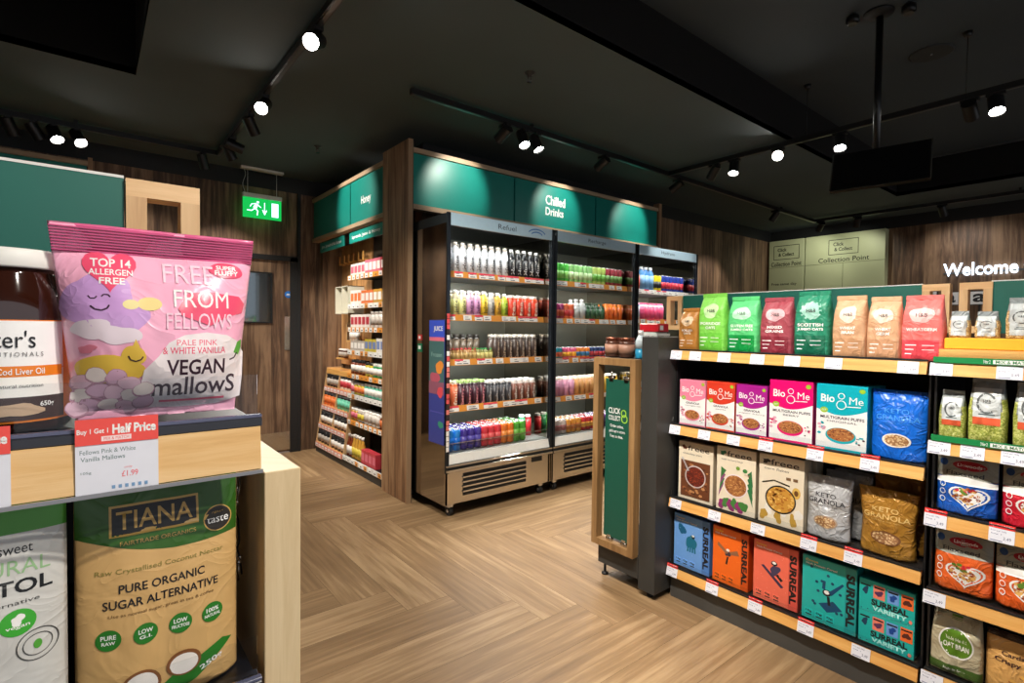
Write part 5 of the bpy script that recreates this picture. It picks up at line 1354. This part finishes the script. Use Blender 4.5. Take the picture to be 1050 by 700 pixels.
for k in range(4):
    for s_ in range(2):
        col, lc = crat[k][s_]
        for j in range(4):
            y = (5.450 if s_ == 0 else 5.080) - .086 * j
            pp = sprod('jar', col, BK_, lc, .078, .125)
            place(pp, 'jar', (CX[k] + .055, y, CR[k] - .0005), GY, '%s jar, %s in the %s compartment, %s crate row of honey wall' % (CN[col], ORD[j], ['left', 'right'][s_], ['bottom', 'second', 'third', 'top'][k]), 'jar', 'jars in the crate compartments')
# wall boxes and little shelves
t = empty('wire_crate', (2.02, 5.09, 1.42), 0, 'white open crate hung on the slatted back of the honey wall', 'crate')
for a in [(-.085, .075, -.17, -.16, 0, .27), (-.085, .075, .16, .17, 0, .27), (-.085, .075, -.17, .17, 0, .008), (-.085, .075, -.17, .17, .262, .27), (-.085, .075, -.004, .004, 0, .27)]:
    q = MB(); q.box(*a, pm((222, 218, 200), .5)); q.build('crate_board', t)
q = MB(); q.box(.07, .076, -.16, .16, .008, .262, pm((206, 206, 196), .5)); q.build('crate_back', t)
for i, (y, z, n) in enumerate(((4.83, 1.50, 2), (4.92, 1.16, 3), (5.2, .98, 3))):
    t = empty('wall_shelf', (2.03, y, z), 0, ['small wooden wall shelf right of the white crate', 'small wooden wall shelf below the white crate', 'small wooden ledge with dark jars just above the crates'][i], 'wall shelf')
    q = MB(); q.box(-.08, .068, -.07, .07, -.012, 0, OAKY); q.build('shelf_board', t)
    q = MB(); q.box(.055, .068, -.10, .10, -.03, -.012, OAKY); q.build('cleat', t)
    for j in range(n):
        pp = sprod('jar', [W_, GY_, DB][i], [BK_, BK_, W_][i], [MI, W_, GY_][i], .055, [.13, .12, .09][i])
        place(pp, 'jar', (2.0, y + (.03 if n == 2 else .06) - .06 * j, z + .0015), GY, '%s display jar, %s on the wooden shelf %s' % (['white', 'grey', 'dark brown'][i], ORD[j], ['beside the white crate', 'below the white crate', 'above the crates']
[i]), 'jar', 'display jars on the slatted back')
q = MB(); q.box(2.02, 2.09, 4.98, 5.18, 1.14, 1.34, OAKZ, .002); q.box(2.018, 2.02, 5.0, 5.16, 1.16, 1.32, pm((90, 66, 40), .6)); o = q.build('wooden_box'); tag(o, 'open wooden box hung under the white crate', 'box')
for k in range(6):
    q = MB(); y = 4.82 + .12 * k; q.box(2.04, 2.099, y - .012, y + .012, 1.93, 1.95, OAKY); q.box(2.035, 2.045, y - .012, y + .012, 1.93, 2.02, OAKY); o = q.build('wooden_peg'); tag(o, 'wooden peg on the slatted back under the header, %s from right' % ORD[k], 'peg', 'pegs in the row under the header')
# slim teal strips above the shelves
for i, (y0, y1, s) in enumerate(((4.78, 5.41, 'Jams, Spreads & Nut Butters'), (3.93, 4.64, 'Spreads, Jams & Honey'))):
    t = empty('strip_sign', (1.845, (y0 + y1) / 2, 2.04), 0, ['slim teal strip sign under the header above the crate bay', 'slim teal strip sign under the header above the jar shelves'][i], 'strip sign')
    q = MB(); q.box(-.012, 0.004, -(y1 - y0) / 2, (y1 - y0) / 2, 0, .095, TEAL, .001); q.build('sign_panel', t)
    pr = Print(y1 - y0, .09); pr.text(s, 0, .5, .84, .42, WHITE, .02); o = pr.build('sign_lettering', t); o.location = (-.012, 0, 0); o.rotation_euler = (0, 0, GY)

# ================================================================== RIGHT WALL: collection point, welcome sign
def collection(y0, y1, label, words):
    t = empty('collection_board', (8.08, (y0 + y1) / 2, 0), 0, label, 'cabinet'); w = y0 - y1
    CM = pm((196, 202, 160), .5, scale=4)
    q = MB(); q.box(-.06, .065, -w / 2, w / 2, 0, 2.64, CM, .003); q.build('panel_board', t)
    q = MB(); SE = pm((120, 126, 92), .5)
    for z in (2.24, 1.90, 1.5): q.box(-.0615, -.0602, -w / 2, w / 2, z - .003, z + .003, SE)
    if w > .7: q.box(-.0615, -.0602, -.003, .003, 0, 2.24, SE)
    q.build('panel_seam', t)
    INKG = pm((40, 46, 34), .5)
    pr = Print(w, 2.64)
    fx = .36 / w / 2
    for a in (((-fx, 2.36), (fx, 2.36)), ((fx, 2.36), (fx, 2.56)), ((fx, 2.56), (-fx, 2.56)), ((-fx, 2.56), (-fx, 2.36))): pr.line([(a[0][0], a[0][1] / 2.64), (a[1][0], a[1][1] / 2.64)], .004, INKG)
    pr.text('Click', -.06 / w, 2.50 / 2.64, .13 / w, .05 / 2.64, INKG, .02); pr.text('& Collect', -.0 / w, 2.43 / 2.64, .22 / w, .05 / 2.64, INKG, .02)
    o = pr.build('logo_lettering', t); o.location = (-.0605, 0, 0); o.rotation_euler = (0, 0, GY)
    pr = Print(w, 2.64); pr.text('Collection Point', 0, 2.29 / 2.64, min(.86, .62 / w), .065 / 2.64, INKG, .01)
    if words:
        o = pr.build('board_lettering', t); o.location = (-.0605, 0, 0); o.rotation_euler = (0, 0, GY); pr = Print(w, 2.64)
        pr.text(words, -.05, 1.99 / 2.64, .36 / w, .05 / 2.64, INKG, .01)
    o = pr.build('board_lettering', t); o.location = (-.0605, 0, 0); o.rotation_euler = (0, 0, GY)
collection(3.80, 3.30, 'pale green click and collect board in the far corner', 'Free same day')
collection(3.285, 2.31, 'wider pale green collection point board nearer the welcome sign', None)
t = empty('welcome_sign', (XR - .04, 1.30, 1.98), 0, 'glowing white Welcome lettering on the wooden wall at right', 'sign')
vs, fs, _ = text_geom('Welcome to', .02)
q = MB(); GLW = emit((225, 238, 255), 1.6); W0 = .86; H0 = .155
A = [q.bm.verts.new((-.0, -(x * W0), (y + .5) * H0)) for x, y in vs]
for f in fs:
    try: nf = q.bm.faces.new([A[i] for i in f]); nf.material_index = q.mi(GLW)
    except ValueError: pass
bmesh.ops.solidify(q.bm, geom=q.bm.faces[:], thickness=.02); o = q.build('letters', t)
q = MB(); q.box(.022, .039, -.43, .43, .03, .05, DGREY); q.build('mounting_rail', t)
def wallsign(y, w, h, z, s, colbg, colt, lab):
    t = empty('counter_sign', (XR - .30, y, z), 0, lab, 'sign'); q = MB(); q.box(0, .02, -w / 2, w / 2, 0, h, pm(colbg, .5)); q.build('sign_board', t)
    pr = Print(w, h); pr.rect(-.46, .46, .05, .95, pm(colt, .4)); pr.text(s, 0, .5, .6, .6, pm(colbg, .4), .03); o = pr.build('sign_lettering', t); o.rotation_euler = (0, 0, GY)
    q = MB(); q.box(.005, .015, -.01, .01, -z + .0, 0, BLACK); q.build('sign_post', t)
wallsign(1.83, .22, .16, 1.66, 'O', (20, 20, 20), (235, 235, 238), 'black and white sign seen through the first oak frame')
wallsign(1.60, .16, .16, 1.62, 'a', (24, 26, 34), (235, 238, 242), 'white sign with letter a between the two oak frames')
wallsign(1.34, .20, .16, 1.62, 'a', (24, 26, 34), (235, 238, 242), 'white sign with letter a inside the second oak frame')
wallsign(1.17, .12, .16, 1.62, 'd', (60, 160, 30), (130, 215, 50), 'bright green sign beside the letter a')
q = MB(); q.box(-.3, .3, -1.2, 1.0, 0, .95, CHAR, .004); q.box(-.32, .32, -1.22, 1.02, .951, .99, OAKX); o = q.build('till_counter'); o.location = (7.4, 1.5, 0); tag(o, 'dark till counter with oak top below the welcome sign', 'counter')

# ================================================================== CEILING FITTINGS
TM = pm((18, 18, 19), .4)
def track(pts, label, hung=False):
    t = empty('lighting_track', ((pts[0][0] + pts[-1][0]) / 2, (pts[0][1] + pts[-1][1]) / 2, 2.74), 0, label, 'lighting track'); O = Vector(t.location)
    for a, b in zip(pts[:-1], pts[1:]):
        q = MB(); x0, x1 = sorted((a[0], b[0])); y0, y1 = sorted((a[1], b[1]))
        q.box(x0 - .018 - O.x, x1 + .018 - O.x, y0 - .018 - O.y, y1 + .018 - O.y, .0, .035, TM)
        q.box(x0 - .010 - O.x, x1 + .010 - O.x, y0 - .010 - O.y, y1 + .010 - O.y, -.003, .0, pm((90, 90, 90), .3, .7)); q.build('track_rail', t)
    return t, O
ZT = 2.735
t, O = track([(.87, -3.0), (.87, 5.10)], 'black ceiling track running away from the camera on the left')
q = MB(); q.box(-.01, .01, 5.0 - O.y, 5.02 - O.y, .035, .0595, TM); q.box(-.01, .01, 2 - O.y, 2.02 - O.y, .035, .0595, TM); q.build('ceiling_bracket', t)
t, O = track([(-3.0, 5.10), (.85, 5.10)], 'black ceiling track along the back wall at the left')
q = MB(); q.box(-1, -.98, -.01, .01, .035, .0595, TM); q.box(1, 1.02, -.01, .01, .035, .0595, TM); q.build('ceiling_bracket', t)
t, O = track([(1.58, 2.97), (7.50, 2.97)], 'long black ceiling track in front of the drinks fridges')
q = MB(); q.box(-2, -1.98, -.01, .01, .035, .0595, TM); q.box(2, 2.02, -.01, .01, .035, .0595, TM); q.build('ceiling_bracket', t)
t, O = track([(4.24, -3.0), (4.24, 2.95)], 'black suspended track crossing the ceiling recess')
for y in (1.75, .82, -.6):
    q = MB(); q.tube((0, y - O.y, .035), (0, y - O.y, 3.156 - 2.74), .0022, TM, 6); q.lathe([(.018, -.03), (.026, 0)], TM, 12, (0, y - O.y, 3.154 - 2.74)); q.build('suspension_wire', t)
t, O = track([(7.48, -3.0), (7.48, 2.95)], 'black ceiling track near the far right wall')
q = MB(); q.box(-.01, .01, -1, -.98, .035, .0595, TM); q.box(-.01, .01, 1, 1.02, .035, .0595, TM); q.build('ceiling_bracket', t)

NL = 0
def spot(x, y, aim, on, label, power=60, size=52, r=.038, L=.12, col=(1, .93, .84), lamp=True, blend=.6):
    if col == (1, .93, .84): col = (1, .92, .82)
    """track spotlight head at (x, y) aimed at a point"""
    t = empty('track_spotlight', (x, y, ZT), 0, label, 'spotlight', 'track spotlights')
    q = MB(); q.box(-.02, .02, -.045, .045, -.018, .002, TM); q.build('track_adaptor', t)
    q = MB(); q.tube((0, 0, -.018), (0, 0, -.045), .006, TM, 8); q.build('stem', t)
    piv = Vector((0, 0, -.052)); d = (Vector(aim) - Vector((x, y, ZT)) - piv).normalized()
    a = piv - d * L * .35; b = piv + d * L * .65
    q = MB(); q.tube(a, b, r, TM, 20, cap=False); q.tube(a, a - d * .001, r, TM, 20); q.tube(b, b - d * .012, r, TM, 20, r1=r * .86, cap=False); q.build('lamp_head', t)
    q = MB(); q.tube(b - d * .012, b - d * .010, r * .87, LENS_ON if on else LENS_OFF, 20); q.build('lens', t)
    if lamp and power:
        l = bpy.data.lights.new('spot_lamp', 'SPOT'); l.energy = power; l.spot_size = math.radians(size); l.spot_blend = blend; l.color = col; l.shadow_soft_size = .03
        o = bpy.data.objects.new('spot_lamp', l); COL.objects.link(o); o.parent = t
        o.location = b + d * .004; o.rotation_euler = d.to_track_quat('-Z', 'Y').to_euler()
    return t
WARM = (1, .93, .84)
# left track
spot(.87, 2.63, (-.3, 1.2, 1.6), True, 'lit spotlight nearest the camera on the left track', 45)
spot(.87, 3.60, (-.2, 1.8, 1.2), True, 'lit spotlight further back on the left track', 45)
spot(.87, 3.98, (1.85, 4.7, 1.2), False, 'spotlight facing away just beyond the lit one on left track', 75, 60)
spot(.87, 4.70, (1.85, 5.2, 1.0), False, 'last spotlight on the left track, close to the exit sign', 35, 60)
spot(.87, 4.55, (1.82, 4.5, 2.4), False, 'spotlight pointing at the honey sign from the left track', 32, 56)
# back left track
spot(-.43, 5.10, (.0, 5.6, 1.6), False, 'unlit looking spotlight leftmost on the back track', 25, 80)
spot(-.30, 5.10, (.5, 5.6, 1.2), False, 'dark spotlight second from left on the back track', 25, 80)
spot(-.19, 5.10, (.6, 3.6, .3), True, 'lit spotlight, left one of the lit pair at far left', 50, 70)
spot(-.06, 5.10, (.9, 3.2, .3), True, 'lit spotlight, right one of the lit pair at far left', 50, 70)
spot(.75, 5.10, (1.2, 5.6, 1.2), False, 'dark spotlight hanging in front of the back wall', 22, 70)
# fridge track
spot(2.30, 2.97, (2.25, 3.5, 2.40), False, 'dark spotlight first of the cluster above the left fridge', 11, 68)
spot(2.46, 2.97, (2.3, 1.6, 0), True, 'lit spotlight, left one of the pair above the left fridge', 45, 60)
spot(2.585, 2.97, (3.0, 1.8, 0), True, 'lit spotlight, right one of the pair above the left fridge', 45, 60)
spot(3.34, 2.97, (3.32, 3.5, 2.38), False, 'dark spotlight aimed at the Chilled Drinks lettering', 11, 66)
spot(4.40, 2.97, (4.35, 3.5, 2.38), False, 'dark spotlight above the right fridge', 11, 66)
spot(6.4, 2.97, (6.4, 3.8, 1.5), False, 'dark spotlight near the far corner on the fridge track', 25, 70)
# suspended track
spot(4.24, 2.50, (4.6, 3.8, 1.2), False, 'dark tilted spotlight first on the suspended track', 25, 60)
spot(4.24, 2.32, (3.2, 2.0, 0), True, 'small lit spotlight left of the brightest lamp', 45, 60)
spot(4.24, 1.96, (0.2, .15, 1.15), True, 'brightest spotlight, shining towards the camera', 30, 50)
spot(4.24, 1.52, (3.1, 1.0, 0), True, 'lit spotlight beside the hanging television', 45, 60)
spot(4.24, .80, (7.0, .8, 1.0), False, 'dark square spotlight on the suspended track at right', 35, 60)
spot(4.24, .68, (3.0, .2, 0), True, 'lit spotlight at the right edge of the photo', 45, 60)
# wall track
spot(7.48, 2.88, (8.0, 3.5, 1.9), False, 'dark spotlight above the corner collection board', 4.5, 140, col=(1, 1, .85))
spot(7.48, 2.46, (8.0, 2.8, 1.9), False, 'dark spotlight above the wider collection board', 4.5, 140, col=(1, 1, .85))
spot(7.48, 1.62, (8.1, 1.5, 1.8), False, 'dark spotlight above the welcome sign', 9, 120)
# unseen lamps added on the left track to light shelves, fridges and floor
spot(.87, 1.15, (2.2, 1.15, .75), True, 'unseen spotlight above the aisle aimed at the cereal boxes', 52, 75)
spot(.87, .45, (2.2, .45, .75), True, 'unseen spotlight above the aisle aimed at the seed bags', 52, 75)
spot(.87, .80, (2.2, .9, .25), True, 'unseen added spotlight above the aisle aimed at the lowest cereal shelf', 50, 55)
spot(.87, -.60, (.0, .65, 1.15), True, 'unseen spotlight behind the camera aimed at the near shelf', 60, 60)
spot(.87, -1.2, (-.2, .7, 1.3), True, 'rearmost unseen spotlight aimed at the marshmallow bag', 30, 60)
spot(.87, 1.9, (2.6, 3.1, .5), True, 'unseen spotlight above the aisle aimed at the fridge bases', 70, 70)
spot(.87, 1.55, (1.4, 2.4, 0), True, 'unseen spotlight above the aisle aimed at the middle of the floor', 60, 80)

# exit sign
t = empty('exit_sign', (1.31, 5.50, 2.8), 0, 'green illuminated running man exit sign hanging above the door', 'exit sign')
q = MB(); q.box(-.19, .19, -.03, .03, -.022, -.001, OFFW); q.build('ceiling_plate', t)
q = MB(); q.tube((-.13, 0, -.022), (-.13, 0, -.245), .0022, OFFW, 6); q.build('wire', t)
q = MB(); q.tube((.13, 0, -.022), (.13, 0, -.245), .0022, OFFW, 6); q.build('wire', t)
q = MB(); pts = [(-.16 + .012 * math.sin(k * .9), 0, -.022 - .028 * k) for k in range(9)]
for a, b in zip(pts[:-1], pts[1:]): q.tube(a, b, .002, OFFW, 6)
q.build('power_cable', t)
q = MB(); q.box(-.175, .175, -.022, .022, -.285, -.245, OFFW, .003); q.build('housing', t)
q = MB(); q.box(-.172, .172, -.006, .006, -.475, -.285, emit((20, 165, 70), .75)); fc = q.build('green_panel', t)
EW = emit((200, 240, 255), 1.1)
pr = Print(.344, .19)
pr.disc(-.12, .80, .035, .055, EW, 14); pr.poly([(-.24, .56), (-.17, .74), (-.10, .70), (-.16, .45), (-.22, .42)], EW); pr.line([(-.20, .48), (-.28, .35), (-.40, .36)], .005, EW); pr.line([(-.18, .46), (-.12, .36), (-.14, .14)], .005, EW)
pr.line([(-.13, .68), (-.04, .55)], .004, EW); pr.line([(-.18, .72), (-.28, .68), (-.32, .54)], .004, EW)
pr.rect(.045, .065, .35, .82, EW); pr.poly([(-.01, .42), (.055, .18), (.12, .42), (.10, .46), (.055, .32), (.01, .46)], EW)
pr.rect(.24, .42, .14, .84, EW)
o = pr.build('pictogram', fc); o.location = (0, -.0062, -.475)

def sprink(x, y, z, lab):
    t = empty('sprinkler_head', (x, y, z), 0, lab, 'sprinkler')
    q = MB(); q.lathe([(.012, -.03), (.014, -.012), (.032, -.004), (.034, -.001)], pm((60, 60, 60), .4, .5), 14); q.build('escutcheon', t)
    q = MB(); q.tube((-.012, 0, -.03), (-.012, 0, -.05), .002, CHROME, 6); q.tube((.012, 0, -.03), (.012, 0, -.05), .002, CHROME, 6); q.lathe([(.016, -.053), (.016, -.051)], CHROME, 10); q.build('deflector', t)
sprink(2.03, 2.39, HC, 'round sprinkler head in the ceiling above the fridge aisle')
sprink(1.50, 4.49, HC, 'round sprinkler head in the ceiling near the honey wall')
t = empty('ceiling_speaker', (4.37, 1.03, 3.156), 0, 'flat round speaker grille in the raised ceiling', 'speaker')
q = MB(); q.lathe([(.12, -.001), (.12, -.006), (.112, -.010)], pm((46, 50, 52), .7), 32); q.build('grille_disc', t); q = MB(); q.lathe([(.006, -.014), (.006, -.0105)], CHROME, 10); q.build('centre_badge', t)
# hanging television
t = empty('hanging_television', (3.59, 1.10, 3.156), 0, 'black television hanging on a pole from the raised ceiling', 'television')
q = MB(); q.lathe([(.075, -.001), (.075, -.012), (.02, -.02)], BLACK, 24); q.build('ceiling_plate', t)
q = MB(); q.tube((0.02, 0, -.02), (0.02, 0, -.90), .0185, pm((10, 10, 11), .3), 16); q.build('pole', t)
q = MB(); q.box(-.0, .05, -.08, .08, -.93, -.89, BLACK); q.tube((-.02, -.06, -.93), (-.02, .06, -.93), .008, CHROME, 8); q.build('mounting_bracket', t)
def tilt(mb): mb.M = Matrix.Translation((-.03, -.012, -.915)) @ Matrix.Rotation(math.radians(11), 4, 'Z') @ Matrix.Rotation(math.radians(24), 4, 'Y')
q = MB(); tilt(q); q.box(-.025, .0, -.26, .215, -.13, .135, pm((14, 15, 16), .25), .003); tvb = q.build('television_casing', t)
q = MB(); tilt(q); q.box(-.0265, -.0252, -.25, .205, -.118, .125, pm((6, 6, 8), .08)); q.build('screen', tvb)
q = MB(); tilt(q); q.box(-.028, -.0252, -.262, -.256, -.13, .135, CHROME); q.box(-.028, -.0252, .211, .217, -.13, .135, CHROME); q.build('silver_edge', tvb)
for i, (dx, dy) in enumerate(((-.1, .10), (.02, -.14))):
    q = MB(); q.lathe([(.022, -.06), (.035, -.05), (.035, -.02), (.012, -.001)], pm((30, 30, 30), .3, .5), 16); q.lathe([(.024, -.063), (.02, -.060)], LENS_OFF, 14)
    o = q.build('security_camera'); o.location = (3.59 + dx, 1.1 + dy, 3.155); tag(o, ['small dome camera left of the television pole', 'small dome camera right of the television pole'][i], 'camera')

# ================================================================== FRIDGE LIGHTS (tubes under the canopies)
for i in range(3):
    x0, x1 = frx(i)
    for (z, e, yy) in ((1.96, .7, .06), (FSH3[i][0] - .04, .8, .125), (FSH3[i][1] - .04, .85, .125), (FSH3[i][2] - .04, .85, .125), (FSH3[i][3] - .04, 1.1, .125)):
        l = bpy.data.lights.new('fridge_tube', 'AREA'); l.shape = 'RECTANGLE'; l.size = x1 - x0 - .12; l.size_y = .02; l.energy = e; l.color = (.96, 1, .97)
        o = bpy.data.objects.new('fridge_tube', l); COL.objects.link(o); o.location = ((x0 + x1) / 2, FY + yy, z); o.rotation_euler = (math.radians(15), 0, 0)

# ================================================================== CAMERA, WORLD
f, a, b, cc = 539.564, 0.894038, -0.0256944, 0.0111759
F_ = Vector((math.cos(a) * math.cos(b), math.sin(a) * math.cos(b), math.sin(b))); Rr = Vector((math.sin(a), -math.cos(a), 0)); U_ = Rr.cross(F_)
r2 = Rr * math.cos(cc) + U_ * math.sin(cc); u2 = -Rr * math.sin(cc) + U_ * math.cos(cc)
cam = bpy.data.cameras.new('camera'); cam.sensor_width = 36; cam.lens = f / 1050 * 36; cam.clip_start = .02; cam.clip_end = 60
co = bpy.data.objects.new('camera', cam); COL.objects.link(co)
M = Matrix((r2, u2, -F_)).transposed().to_4x4(); M.translation = Vector((0, 0, 1.3)); co.matrix_world = M
S.camera = co
wd = bpy.data.worlds.new('world'); S.world = wd; wd.use_nodes = True
wd.node_tree.nodes['Background'].inputs[0].default_value = (.9, .93, 1, 1); wd.node_tree.nodes['Background'].inputs[1].default_value = .38
S.view_settings.view_transform = 'Standard'; S.view_settings.look = 'None'; S.view_settings.gamma = 1; S.view_settings.exposure = 1.05
S.view_settings.use_curve_mapping = False
S.cycles.use_denoising = True
S.cycles.max_bounces = 8; S.cycles.transparent_max_bounces = 12; S.cycles.sample_clamp_indirect = 6
S.cycles.caustics_reflective = False; S.cycles.caustics_refractive = False
